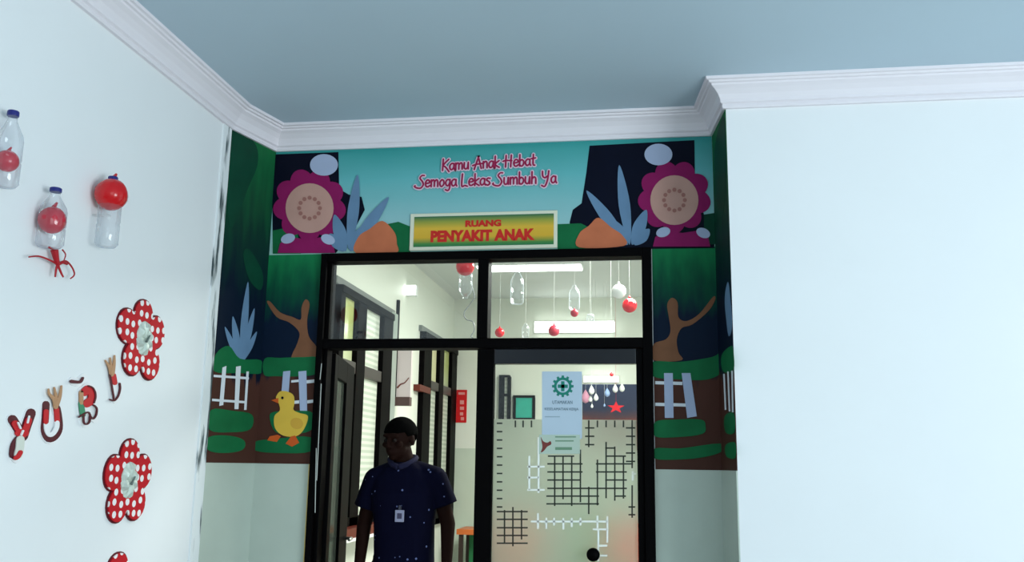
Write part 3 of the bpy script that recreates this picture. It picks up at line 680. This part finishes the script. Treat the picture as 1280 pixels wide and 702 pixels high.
# --- door sign
sg = thing('door_sign', 'yellow and green room sign with red capitals over the door', 'sign', P(604, 309))
SY = D-.012
def srect(x0, y0, x1, y1, y_back, y_front):
    a, b = at(x0, y0, atY(y_front)), at(x1, y1, atY(y_front)); return B(((a.x, y_front, b.z), (b.x, y_back, a.z)))
obj('border', bevel(srect(513, 267, 696.5, 309.5, D-BT, SY), .003, 1), mat('cream_border', (226, 226, 204), .4), sg)
obj('face', srect(518, 271, 692, 305, SY, SY-.002), mat('sign_gradient', (0, 0, 0), .35, ramp=[(0, (34, 116, 72)), (.1, (74, 136, 66)), (.3, (216, 172, 52)), (.6, (222, 180, 60)), (.82, (150, 158, 66)), (1, (24, 104, 76))]), sg)
m_sred = mat('sign_letter_red', (206, 40, 32), .4)
ruler('RUANG', .036, m_sred, sg, 'lettering', at(604, 279, atY(SY-.002)), None, .001, .19, .002)
ruler('PENYAKIT ANAK', .062, m_sred, sg, 'lettering', at(603, 294, atY(SY-.002)), None, .001, .55, .0036)

# --- side panels
foliage = mat('print_foliage', (0, 0, 0), .55, .1, noise=.25, ramp=[(0, (74, 46, 38)), (.40, (80, 48, 40)), (.44, (10, 24, 46)), (.68, (10, 28, 50)), (.82, (8, 78, 56)), (1, (24, 128, 76))])
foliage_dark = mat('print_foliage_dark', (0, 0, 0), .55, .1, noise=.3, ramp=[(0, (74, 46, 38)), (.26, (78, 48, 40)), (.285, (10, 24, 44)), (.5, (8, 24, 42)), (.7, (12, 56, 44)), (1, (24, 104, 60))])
def fence(polys, m, pl, par, nm='printed_fence'): print_(nm, polys, m, pl, 4, par)
pl_ = thing('forest_mural', 'printed forest panel with a tree and a yellow chick left of the door', 'mural', P(360, 578))
obj('board', B(((XL+.002, D-BT, ZM), (DLX-.004, D, zb_))), foliage, pl_)
print_('printed_tree', [smooth_loop([(365, 450), (372, 428), (374, 415), (362, 403), (346, 396), (334, 378), (338, 377), (350, 390), (366, 396), (376, 399), (377, 384), (382, 374), (387, 380), (384, 400), (386, 420), (396, 434), (398, 450)], 4)], c_bark, BACK, 2, pl_)
print_('printed_hedge', [smooth_loop([(331, 448), (350, 447), (380, 446), (397, 447), (396, 466), (375, 470), (345, 470), (330, 468)], 4)], c_green, BACK, 3, pl_)
fence([[(354, 464), (363, 463), (360, 500), (351, 500)], [(373, 464), (383, 463), (384, 515), (375, 515)]], c_pale, BACK, pl_)
print_('printed_fence_rail', [[(364, 475), (374, 474), (374, 477), (364, 478)], [(383, 475), (393, 474), (393, 478), (383, 479)], [(384, 500), (392, 499), (392, 503), (384, 504)], [(362, 501), (374, 500), (374, 504), (362, 505)]], c_white, BACK, 3, pl_)
print_('printed_bush', [smooth_loop([(337, 520), (345, 514), (372, 513), (391, 516), (390, 536), (370, 542), (345, 540)], 4), smooth_loop([(318, 552), (345, 548), (388, 546), (388, 564), (350, 566), (320, 563)], 4)], c_green, BACK, 5, pl_)
print_('printed_chick', [smooth_loop([(347, 500), (345, 496), (350, 489), (359, 489), (367, 494), (368, 504), (367, 512), (375, 516), (385, 520), (380, 536), (370, 545), (354, 544), (344, 535), (343, 520), (350, 512)], 4)], c_yellow, BACK, 6, pl_)
print_('printed_chick_wing', [ell(371, 529, 8, 7, .3)], mat('print_amber', (212, 164, 58), .4), BACK, 7, pl_)
print_('printed_chick_beak', [[(348, 497), (339, 500), (348, 504)]], c_foot, BACK, 7, pl_)
print_('printed_chick_eye', [ell(353, 497, 1.6, 1.8, n=10)], c_navy, BACK, 8, pl_)
print_('printed_chick_foot', [[(347, 543), (351, 545), (346, 552), (334, 550), (337, 545)], [(364, 545), (369, 544), (374, 553), (365, 558), (357, 554)]], c_foot, BACK, 7, pl_)

pr = thing('forest_mural', 'printed forest panel with a bare tree and fence right of the door', 'mural', P(860, 585))
obj('board', B(((DRX+.004, D-BT, ZM), (XR-.002, D, zb_))), foliage, pr)
print_('printed_tree', [smooth_loop([(817, 450), (817, 430), (832, 424), (838, 414), (836, 396), (834, 380), (840, 372), (847, 378), (848, 396), (858, 401), (874, 392), (891, 371), (894, 374), (886, 388), (866, 405), (852, 410), (846, 424), (848, 440), (852, 450)], 4)], c_bark, BACK, 2, pr)
print_('printed_hedge', [smooth_loop([(816, 452), (850, 452), (890, 446), (902, 440), (904, 462), (885, 474), (850, 474), (816, 470)], 4)], c_green, BACK, 3, pr)
fence([[(830, 466), (841, 466), (842, 522), (831, 522)], [(852, 466), (863, 466), (871, 520), (859, 522)]], c_pale, BACK, pr)
print_('printed_fence_rail', [[(819, 476), (853, 477), (853, 481), (819, 480)], [(819, 503), (858, 504), (858, 508), (819, 507)]], c_white, BACK, 3, pr)
print_('printed_bush', [smooth_loop([(819, 527), (845, 524), (876, 524), (882, 532), (878, 542), (848, 546), (819, 545)], 4), smooth_loop([(819, 560), (850, 560), (900, 554), (902, 564), (880, 571), (850, 574), (819, 573)], 4)], c_green, BACK, 5, pr)

rl = thing('forest_mural', 'dark forest print on the left side of the door alcove', 'mural', at(290, 578, RETL))
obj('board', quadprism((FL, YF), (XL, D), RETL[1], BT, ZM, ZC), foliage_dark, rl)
print_('printed_foliage', [smooth_loop([(290, 160), (318, 178), (322, 205), (310, 235), (300, 262), (288, 285), (284, 240)], 5)], c_dgreen, RETL, 1, rl)
print_('printed_foliage', [smooth_loop([(304, 318), (312, 312), (328, 340), (326, 362), (312, 350)], 5)], c_dgreen, RETL, 1, rl)
print_('printed_leaves', [leaf(300, 452, 291, 395, 5), leaf(301, 452, 310, 352, 5), leaf(302, 452, 318, 385, 4.5), leaf(299, 452, 281, 408, 4), leaf(303, 452, 321, 414, 4)], c_bluegrey, RETL, 2, rl)
print_('printed_hedge', [smooth_loop([(270, 442), (286, 432), (300, 448), (326, 450), (327, 466), (300, 466), (268, 464)], 4)], c_green, RETL, 3, rl)
fence([[(278, 459), (283, 457), (279, 506), (274, 507)], [(295, 458), (301, 457), (298, 511), (293, 511)], [(308, 464), (311, 464), (308, 512), (305, 512)]], c_white, RETL, rl)
print_('printed_fence_rail', [[(267, 468), (311, 471), (311, 474), (267, 471)], [(265, 498), (308, 501), (308, 504), (265, 501)]], c_white, RETL, 3, rl)
print_('printed_bush', [smooth_loop([(264, 512), (290, 513), (315, 518), (313, 536), (290, 540), (262, 537)], 4), smooth_loop([(261, 546), (285, 544), (305, 550), (303, 562), (280, 566), (260, 562)], 4)], c_green, RETL, 5, rl)

rr = thing('forest_mural', 'narrow dark forest print on the right side of the door alcove', 'mural', at(908, 585, RETR))
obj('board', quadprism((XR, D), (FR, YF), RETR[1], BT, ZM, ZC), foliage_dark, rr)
print_('printed_foliage', [smooth_loop([(893, 190), (905, 145), (907, 200), (905, 260), (898, 270)], 5)], c_dgreen, RETR, 1, rr)
print_('printed_shrub', [smooth_loop([(906, 372), (910, 352), (913, 372), (915, 408), (911, 420), (908, 400)], 4)], c_bluegrey, RETR, 2, rr)
print_('printed_hedge', [smooth_loop([(902, 444), (914, 432), (917, 440), (917, 462), (904, 464)], 4)], c_green, RETR, 3, rr)
fence([[(904, 467), (906, 467), (908, 512), (906, 512)], [(909, 464), (911, 464), (913, 514), (911, 514)], [(914, 463), (916, 463), (917, 515), (915, 515)]], c_white, RETR, rr)
print_('printed_bush', [smooth_loop([(906, 520), (917, 516), (918, 540), (907, 540)], 4), smooth_loop([(907, 556), (919, 553), (919, 572), (908, 570)], 4)], c_green, RETR, 5, rr)

# ------------------------------------------------------------------ decorations on the left wall
Lp = lambda px, py, off=0: at(px, py, LEFT, off)
def wall_bottle(label, px, pcap, pbot, r, balls):
    off = max([r]+[b[2] for b in balls])+.002
    top = Lp(px, pcap, off); bot = Lp(px, pbot, off); h = top.z-bot.z
    c = Vector((top.x, top.y, bot.z)); t = thing('bottle_ornament', label, 'ornament', (c.x, c.y, c.z), 'bottle ornaments on the left wall')
    obj('bottle', lathe(bmesh.new(), c, bottle_prof(r, h)), m_bottle, t, True)
    cp = lathe(bmesh.new(), c+Vector((0, 0, h*.93)), [(0, 0), (r*.42, 0), (r*.44, .003), (r*.44, h*.06), (r*.4, h*.07), (0, h*.07)], 18)
    obj('bottle_cap', cp, mat('navy_cap', (38, 44, 120), .35), t)
    for x, y, rb, m_, rib in balls:
        q = Lp(x, y, off); q.y = c.y
        bm = bmesh.new(); ball(bm, Vector(), rb)
        if rib:
            for v in bm.verts:
                a = math.atan2(v.co.y, v.co.x); k_ = 1-.06*abs(math.sin(a*4)); v.co.x *= k_; v.co.y *= k_
        bmesh.ops.translate(bm, verts=bm.verts, vec=q)
        bo = obj('ball', bm, m_, t, True)
        obj('ball_knot', tube(bmesh.new(), [q+Vector((0, 0, rb*.95)), q+Vector((0, .3*rb, rb*1.4))], rb*.18, rb*.08, 6), m_, t)
    tape = obj('tape', B(((FL, c.y-.012, bot.z+h*.44), (c.x, c.y+.012, bot.z+h*.46))), clear('clear_tape', (1, 1, 1), .03, .1, milky=.1), t)
    return t, c
m_rb = mat('ball_crimson', (200, 40, 60), .2, .5, noise=.15, nscale=20); m_rb2 = mat('ball_scarlet', (206, 16, 24), .15, .5, noise=.1, nscale=20)
wall_bottle('clear bottle with a blue cap and a small red ball at the left picture edge', 17, 139, 238, .042, [(15, 204, .036, m_rb, False)])
t2, c2 = wall_bottle('clear bottle with an oval red ball and a ragged red bow below it', 70, 235, 312, .046, [(70, 277, .048, m_rb, True)])
wall_bottle('clear bottle with a large scarlet ribbed ball right under its cap', 141.5, 221, 312, .042, [(143, 245, .063, m_rb2, True)])
# bow of the second bottle
bw = lambda x, y: (lambda q: Vector((FL+.03, q.y, q.z)))(Lp(x, y, .03))
bm = bmesh.new()
for pts, r0, r1 in (([(68, 312), (70, 322), (72, 330)], .014, .008), ([(72, 330), (60, 324), (48, 320), (36, 321)], .004, .0025), ([(72, 330), (82, 326), (90, 334), (93, 343), (88, 348)], .004, .0025), ([(72, 330), (70, 338), (69, 346)], .005, .003), ([(72, 330), (76, 340), (79, 346)], .005, .003), ([(72, 331), (78, 328), (84, 330)], .006, .004), ([(78, 312), (82, 318), (80, 325)], .003, .002)):
    tube(bm, [bw(*p) for p in smooth_line(pts, 4)], r0, r1, 7)
obj('bow', bm, mat('bow_red', (176, 28, 40), .4, noise=.2, nscale=40), t2, True)
tie = obj('bow_tie', tube(bmesh.new(), [c2, bw(68, 312)], .004, seg=6), mat('bow_red', (176, 28, 40)), t2)

# polka dot flowers
m_polka = dots('polka_dot_felt', (196, 20, 34), (246, 240, 240), 21, .29, .6, .3)
m_dark = mat('maroon_edge', (96, 10, 26), .6)
m_foil = mat('crumpled_foil', (206, 218, 208), .35, .4, metal=.15, noise=.35, nscale=30, bump=.6)
def flower(label, cx, cy, tips, petal_r, cr_, tilt):
    c = Lp(cx, cy); t = thing('paper_flower', label, 'flower', c, 'polka dot flowers on the left wall')
    n = Vector((1, 0, 0))
    for ti, (x, y) in enumerate(tips):
        q = Lp(x, y); d = (q-c); u = d.normalized(); v = n.cross(u)
        L0 = d.length
        out = [c+u*(L0*.58+(L0*.44)*math.cos(a))+v*(petal_r*math.sin(a)*(1+.12*math.cos(a))) for a in (2*PI*i/24 for i in range(24))]
        bm = bmesh.new(); prism(bm, out, n, .010+.0008*ti)
        eg = obj('petal', bm, m_polka, t)
        big = [c+u*(L0*.58+(L0*.44+.006)*math.cos(a))+v*((petal_r+.006)*math.sin(a)*(1+.12*math.cos(a))) for a in (2*PI*i/24 for i in range(24))]
        obj('petal_rim', prism(bmesh.new(), big, n, .005+.0006*ti), m_dark, t)
    bm = bmesh.new(); k = 20
    rim = [bm.verts.new(c+n*(.012+.006*math.sin(i*2.4))+Vector((0, cr_*1.0*math.cos(2*PI*i/k), cr_*1.25*math.sin(2*PI*i/k)))*(1+.07*math.sin(i*3.1))) for i in range(k)]
    mid = [bm.verts.new(c+n*(.026+.006*math.sin(i*1.7))+Vector((0, cr_*.6*math.cos(2*PI*i/k), cr_*.75*math.sin(2*PI*i/k)))) for i in range(k)]
    ce = bm.verts.new(c+n*.018)
    bs = [bm.verts.new(Vector((c.x+.008, v_.co.y, v_.co.z))) for v_ in rim]
    for i in range(k):
        j = (i+1) % k; bm.faces.new((rim[i], rim[j], mid[j], mid[i])); bm.faces.new((mid[i], mid[j], ce)); bm.faces.new((bs[i], bs[j], rim[j], rim[i]))
    obj('foil_centre', bm, m_foil, t)
    s0 = c+n*.03; obj('centre_mark', tube(bmesh.new(), [s0+Vector((0, -.012, -.015)), s0+Vector((0, .012, .015))], .006, .003, 6), mat('grey_mark', (104, 116, 112), .5), t)
flower('red polka dot flower with a foil centre, upper one beside the letter J', 177, 423, [(178, 376), (147, 398), (202, 411), (156, 462), (190, 470)], .068, .06, 0)
flower('red polka dot flower with a foil centre, middle one below the letters', 158, 600, [(162, 550), (131, 585), (186, 583), (137, 648), (172, 643)], .068, .06, 0)
flower('red polka dot flower at the bottom picture edge, only its top showing', 144, 740, [(146, 692), (117, 724), (172, 724), (124, 784), (160, 782)], .068, .06, 0)

# cut-out letters
LW = LEFT
def cut(par, name, strokes, wd, m, off, th=.003):
    bm = bmesh.new()
    for si, st_ in enumerate(strokes):
        if len(st_) == 3 and isinstance(st_[1], (int, float)): pts, a, b = st_
        else: pts, a, b = st_, wd, wd
        o = ribbon2(smooth_line(pts, 4), a, b); ribbon_solid(bm, [at(x, y, LEFT, off) for x, y in o], LEFT[1], th+.0005*si)
    return obj(name, bm, m, par)
m_lw = mat('letter_white', (240, 240, 242), .5); m_lr = mat('letter_red', (200, 24, 36), .5); m_lm = mat('letter_maroon', (84, 14, 30), .5)
m_tan = mat('letter_tan', (186, 140, 104), .5, noise=.15, nscale=30); m_lg = mat('letter_green', (64, 140, 104), .5); m_pk = mat('letter_pale', (216, 220, 210), .5)
def letter(label, px, py): return thing('wall_letter', label, 'letter', Lp(px, py), 'cut-out letters on the left wall')
L1 = letter('red and white cut-out letter Y, first of the row', 22, 577)
A_, B_, C_ = [(15, 524), (21, 534), (27, 545)], [(38, 516), (33, 530), (28, 545)], [(27, 545), (23, 560), (20, 571)]
cut(L1, 'backing', [A_, B_, C_], 16, m_lw, 0); cut(L1, 'outline', [A_, B_, [(27, 545), (19, 556), (17, 568)]], 11.5, m_lm, .003); cut(L1, 'face', [[(18, 529), (22, 536), (27, 543)], [(35, 525), (32, 534), (28, 543)], [(22, 541), (31, 541)]], 8, m_lr, .006)
cut(L1, 'lower_face', [[(25, 549), (24, 560), (22, 568)]], 10, m_pk, .0075); cut(L1, 'foot', [[(19, 572), (22, 570), (25, 565)]], 5.5, m_lr, .0105); cut(L1, 'highlight', [[(36, 520), (34, 528)], [(22, 528), (25, 535)], [(26, 543), (28, 538)]], 2, m_lw, .0105)
L2 = letter('red and white cut-out letter U with tan twigs on its right arm', 62, 553)
U_ = [(57, 505), (56, 522), (55, 538), (60, 548), (68, 545), (73, 535), (72, 520), (70, 510)]
cut(L2, 'backing', [U_], 13, m_lw, 0); cut(L2, 'outline', [U_], 8.5, m_lm, .003); cut(L2, 'face', [[(57, 514), (56.5, 527)], [(70, 512), (71, 526)]], 6, m_lr, .006)
cut(L2, 'lower_face', [[(57, 529), (57.5, 537), (61, 543), (66, 541), (70, 534), (70.5, 528)]], 5.5, m_lw, .006)
cut(L2, 'twig', [([(69, 508), (67, 499), (61, 492), (60, 486)], 6, 1.5), ([(69, 505), (69, 494), (67, 484)], 5, 1.5), ([(70, 505), (74, 495), (76, 482)], 6, 1.5)], 4, m_tan, .009)
L3 = letter('cut-out letter R with red bowl, green stem and dark cap', 106, 530)
R_ = [[(102, 488), (102, 505), (103, 518), (106, 529)], [(102, 490), (110, 483), (117, 490), (116, 501), (107, 508)], [(108, 507), (113, 516), (118, 523)]]
cut(L3, 'backing', R_+[[(90, 476), (97, 477), (104, 472)]], 11, m_lw, 0); cut(L3, 'face', [[(105, 490), (110, 486), (114.5, 491), (114, 499), (108, 504)]], 10, m_lr, .006); cut(L3, 'stem', [[(101, 504), (102, 512), (103, 518)]], 6.5, m_lg, .006); cut(L3, 'side_face', [[(101, 490), (101, 503)]], 5, m_tan, .006)
cut(L3, 'outline', [[(110, 482), (116, 485), (119, 494), (117, 503)], [(98, 521), (104, 517), (110, 515), (113, 521), (116, 523), (119.5, 518), (120, 510), (116, 506)], [(104, 518), (104, 527), (107, 530), (111, 527), (112, 520)]], 1.8, m_lm, .009)
cut(L3, 'cap', [([(89, 476.5), (94, 477), (100, 477), (103, 472)], 4.5, 2.5)], 4, m_lm, .009)
L4 = letter('narrow cut-out letter J with tan twigs on top, last of the row', 142, 503)
J_ = [(141, 466), (142, 480), (143, 492), (142, 500), (146, 498), (149, 488), (149, 480)]
cut(L4, 'backing', [J_], 7, m_lw, 0); cut(L4, 'face', [[(141.5, 469), (143, 478)]], 6, m_lr, .004); cut(L4, 'outline', [[(137, 468), (139, 480), (141, 492), (142, 499)], [(137, 499), (142, 500.5), (147, 495), (149.5, 486), (149, 479)]], 1.8, m_lm, .007)
cut(L4, 'twig', [([(139, 468), (136, 458), (131, 450)], 5, 1.2), ([(139, 466), (138, 456), (137, 447)], 4, 1.2), ([(140, 466), (142, 454), (142.5, 444)], 5, 1.2)], 4, m_tan, .007)

# ------------------------------------------------------------------ the man in the doorway
MY = 4.87
pc = at(506, 582, atY(MY)); man = thing('person', 'man in a dark navy speckled short-sleeved shirt with a badge, walking out of the doorway', 'person', (pc.x, MY, 0))
ORG = Vector((pc.x, MY, 0))
def limb(bm, a, b, ra, rb, flat=False, sx=1, sy=1, seg=20):
    a, b = Vector(a), Vector(b)
    if not flat:
        ball(bm, ORG+a, ra, sub=2); ball(bm, ORG+b, rb, sub=2)
    d = (b-a); q = d.to_track_quat('Z', 'Y').to_matrix().to_4x4()
    bmesh.ops.create_cone(bm, cap_ends=True, segments=seg, radius1=ra, radius2=rb, depth=d.length, matrix=Matrix.Translation(ORG+(a+b)/2) @ q)
def loft(bm, rings, seg=28):
    """closed body of superellipse rings (cx, cy, z, rx, ry)"""
    rs_ = []
    for cx, cy, z, rx, ry in rings:
        ring = []
        for k in range(seg):
            a = 2*PI*k/seg; c_, s_ = math.cos(a), math.sin(a); e_ = .85
            ring.append(bm.verts.new(ORG+Vector((cx+rx*math.copysign(abs(c_)**e_, c_), cy+ry*math.copysign(abs(s_)**e_, s_), z))))
        rs_.append(ring)
    for a, b in zip(rs_, rs_[1:]):
        for k in range(seg): bm.faces.new((a[k], a[(k+1) % seg], b[(k+1) % seg], b[k]))
    bm.faces.new(rs_[0][::-1]); bm.faces.new(rs_[-1])
def remesh(o, vox, it=6):
    r = o.modifiers.new('remesh', 'REMESH'); r.mode = 'VOXEL'; r.voxel_size = vox; r.use_smooth_shade = True
    s_ = o.modifiers.new('smooth', 'SMOOTH'); s_.factor = .5; s_.iterations = it
m_skin = mat('shaded_brown_skin', (32, 16, 12), .7, .06, noise=.1, nscale=30)  # brown skin below its real tone, silhouette shade put into the colour
m_shirt = dots('navy_speckled_cloth', (8, 9, 30), (104, 114, 160), 26, .14, .85, 1, dims='XYZ', keep=.5, spec=.05)
m_trs = mat('black_trousers', (6, 6, 8), .8, .08, noise=.2, nscale=30)
SHL, SHR = (-.160, 0, 1.372), (.172, 0, 1.382)
ELL, WRL = (-.215, .02, 1.135), (-.212, -.05, .905)
ELR, WRR = (.238, .02, 1.15), (.252, -.05, .925)
HC = Vector((-.032, -.015, 1.583))       # head centre
hrot = Matrix.Rotation(math.radians(-22), 3, 'Z') @ Matrix.Rotation(math.radians(10), 3, 'X')
bm = bmesh.new()
def H(x, y, z): return ORG+HC+hrot @ Vector((x, y, z))
ball(bm, H(0, .012, .022), .074, .094, .082, hrot)           # skull
ball(bm, H(0, -.028, -.045), .056, .06, .062, hrot)          # face and jaw
ball(bm, H(0, -.062, -.083), .026, .022, .022, hrot, 2)      # chin
ball(bm, H(0, -.075, .03), .05, .02, .014, hrot, 2)          # brow
ball(bm, H(0, -.094, -.022), .014, .02, .018, hrot, 2); limb(bm, HC+hrot@Vector((0, -.084, .018)), HC+hrot@Vector((0, -.104, -.022)), .008, .011)   # nose
ball(bm, H(0, -.085, -.053), .024, .01, .006, hrot, 2); ball(bm, H(0, -.083, -.064), .02, .011, .007, hrot, 2)   # lips
for sx in (-1, 1):
    ball(bm, H(sx*.045, -.06, -.02), .02, .02, .018, hrot, 2)    # cheek
    ball(bm, H(sx*.079, .012, -.008), .009, .02, .032, hrot, 2)  # ear
limb(bm, (-.005, .02, 1.43), (-.025, .005, 1.53), .06, .054)
limb(bm, (-.06, .01, 1.4), (.06, .01, 1.4), .045, .045)
loft(bm, [(0, .01, .86, .14, .1), (0, .01, 1.0, .145, .1), (0, 0, 1.15, .145, .1), (0, 0, 1.3, .16, .105), (0, .005, 1.37, .145, .08), (0, .01, 1.415, .08, .055)])
for s_, sh, elb, wr in ((-1, SHL, ELL, WRL), (1, SHR, ELR, WRR)):
    limb(bm, sh, elb, .046, .039); limb(bm, elb, wr, .039, .026)
    w_ = Vector(wr); pd = Vector((-s_*.05, -.12, -1)).normalized(); side = Vector((s_*.2, -.95, .1)).normalized()   # knuckle line runs front to back
    palm = w_+pd*.05; rp = Matrix((pd.cross(side).normalized(), side, pd)).transposed()
    ball(bm, ORG+palm, .016, .038, .05, rp, 2); limb(bm, w_, w_+pd*.04, .025, .022)
    inward = Vector((-s_, 0, 0))
    for fi, (o2, ln) in enumerate(((.028, .072), (.0095, .08), (-.0095, .075), (-.028, .06))):
        b0 = w_+pd*.082+side*o2; b1 = b0+(pd*.95+inward*.2).normalized()*ln*.45; b2 = b1+(pd*.8+inward*.6).normalized()*ln*.32; b3 = b2+(pd*.5+inward*.85).normalized()*ln*.25
        limb(bm, w_+pd*.05+side*o2*.8, b0, .011, .0095); limb(bm, b0, b1, .0093, .0085); limb(bm, b1, b2, .0085, .008); limb(bm, b2, b3, .008, .007)
    t0 = w_+pd*.025+side*.024; t1 = t0+(side*.75+pd*.6+inward*.3).normalized()*.042; t2_ = t1+(pd*.95+side*.25+inward*.2).normalized()*.032
    limb(bm, t0, t1, .0125, .0105); limb(bm, t1, t2_, .0105, .0085)
LEGS = ((-1, (-.085, 0, .9), (-.095, -.07, .49), (-.1, .0, .08)), (1, (.085, .01, .9), (.09, .03, .49), (.095, .12, .09)))
for s_, hp_, kn, an in LEGS:
    limb(bm, hp_, kn, .082, .055); limb(bm, kn, an, .053, .036); limb(bm, an, (an[0]+s_*.02, an[1]-.13, .04), .036, .03)
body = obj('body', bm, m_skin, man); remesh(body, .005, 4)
# hair: close-cropped cap
bm = bmesh.new(); ball(bm, H(0, .018, .028), .079, .098, .084, hrot, 4)
inv = hrot.inverted()
dele = []
for v in bm.verts:
    l = inv @ (v.co-ORG-HC)
    lim = .035+.0 if l.y < -.03 else (.0 if l.y < .045 else -.055)
    if abs(l.x) > .055 and -.03 < l.y < .05: lim = .012
    if l.z < lim: dele.append(v)
bmesh.ops.delete(bm, geom=dele, context='VERTS')
ho = obj('hair', bm, mat('black_hair', (4, 4, 4), .9, .02, noise=.3, nscale=60), man, True); sm = ho.modifiers.new('solid', 'SOLIDIFY'); sm.thickness = .008; sm.offset = 0
for sx in (-1, 1):
    obj('eye', ball(bmesh.new(), H(sx*.031, -.077, .004), .0105, sub=2), mat('shaded_eye_white', (44, 38, 36), .7, .02), man, True)  # eye whites darkened to match, shade put into the colour
    obj('iris', ball(bmesh.new(), H(sx*.031, -.0855, .003), .0045, .003, .0045, hrot, 2), mat('iris_dark', (10, 7, 6), .5, .05), man, True)
    eb = [H(sx*x, -.091+19*x*x, .026-.12*abs(x-.03)) for x in (.014, .024, .034, .043)]
    obj('eyebrow', tube(bmesh.new(), eb, .004, .003, 6), mat('black_hair', (9, 8, 9)), man)
# shirt: torso, sleeves with clean cuffs, collar
bm = bmesh.new()
loft(bm, [(.012, .005, .87, .163, .122), (.012, .005, 1.0, .158, .118), (.008, 0, 1.15, .16, .118), (.004, -.002, 1.3, .178, .122), (.002, .003, 1.37, .17, .1), (0, .01, 1.43, .125, .085), (-.004, .012, 1.462, .078, .072)])
for sh, elb, t_ in ((SHL, ELL, .62), (SHR, ELR, .60)):
    sh, elb = Vector(sh), Vector(elb); out = Vector((math.copysign(.012, sh.x), 0, 0)); end = sh.lerp(elb, t_)+out
    limb(bm, sh*1, end, .06, .066, flat=True); ball(bm, ORG+sh, .061, sub=2); limb(bm, sh, (sh.x*.35, .01, 1.418), .06, .055)
so = obj('shirt', bm, m_shirt, man); remesh(so, .006, 5)
bm = bmesh.new()
for s_ in (-1, 1):
    pts = [(-.012+s_*.0, -.082, 1.435), (-.012+s_*.04, -.06, 1.45), (-.012+s_*.068, -.005, 1.478), (-.012+s_*.05, .06, 1.49), (-.012, .085, 1.492)]
    tube(bm, [ORG+Vector(p) for p in smooth_line(pts, 4)], .016, .014, 8)
obj('collar', bm, mat('navy_collar', (30, 30, 54), .8, .1, noise=.1), man, True)
bm = bmesh.new(); loft(bm, [(0, .01, .80, .158, .122), (0, .01, .9, .155, .116), (0, .008, .99, .15, .11)])
for s_, hp_, kn, an in LEGS:
    e_ = Vector(kn).lerp(Vector(an), .93); limb(bm, hp_, kn, .092, .07); limb(bm, kn, e_, .07, .06, flat=True)
to = obj('trousers', bm, m_trs, man); remesh(to, .008, 4)
for s_, hp_, kn, an in LEGS:
    bm = bmesh.new(); x, y = an[0]+s_*.012, an[1]-.075
    loft(bm, [(x, y, .0, .046, .135), (x, y, .03, .05, .14), (x, y+.01, .055, .046, .125), (x, y+.05, .085, .04, .075), (x-s_*.008, y+.075, .12, .042, .05)])
    obj('shoe', bm, mat('black_leather', (12, 11, 11), .35, .4), man, True)
# badge clipped to the shirt front
bz0, bz1 = at(499, 652, atY(MY-.13)).z, at(499, 637, atY(MY-.13)).z; bx = at(499.5, 645, atY(MY-.13)).x
bd = obj('badge', bevel(B(((bx-.024, MY-.134, bz0), (bx+.024, MY-.13, bz1))), .002, 1), mat('badge_plastic', (150, 150, 176), .3), man)
obj('badge_photo', B(((bx-.012, MY-.1355, bz0+.016), (bx+.012, MY-.134, bz1-.016))), mat('badge_print', (70, 66, 92), .4), bd)
obj('badge_clip', B(((bx-.006, MY-.134, bz1), (bx+.006, MY-.105, bz1+.022))), mat('badge_clip', (60, 60, 70), .4), bd)
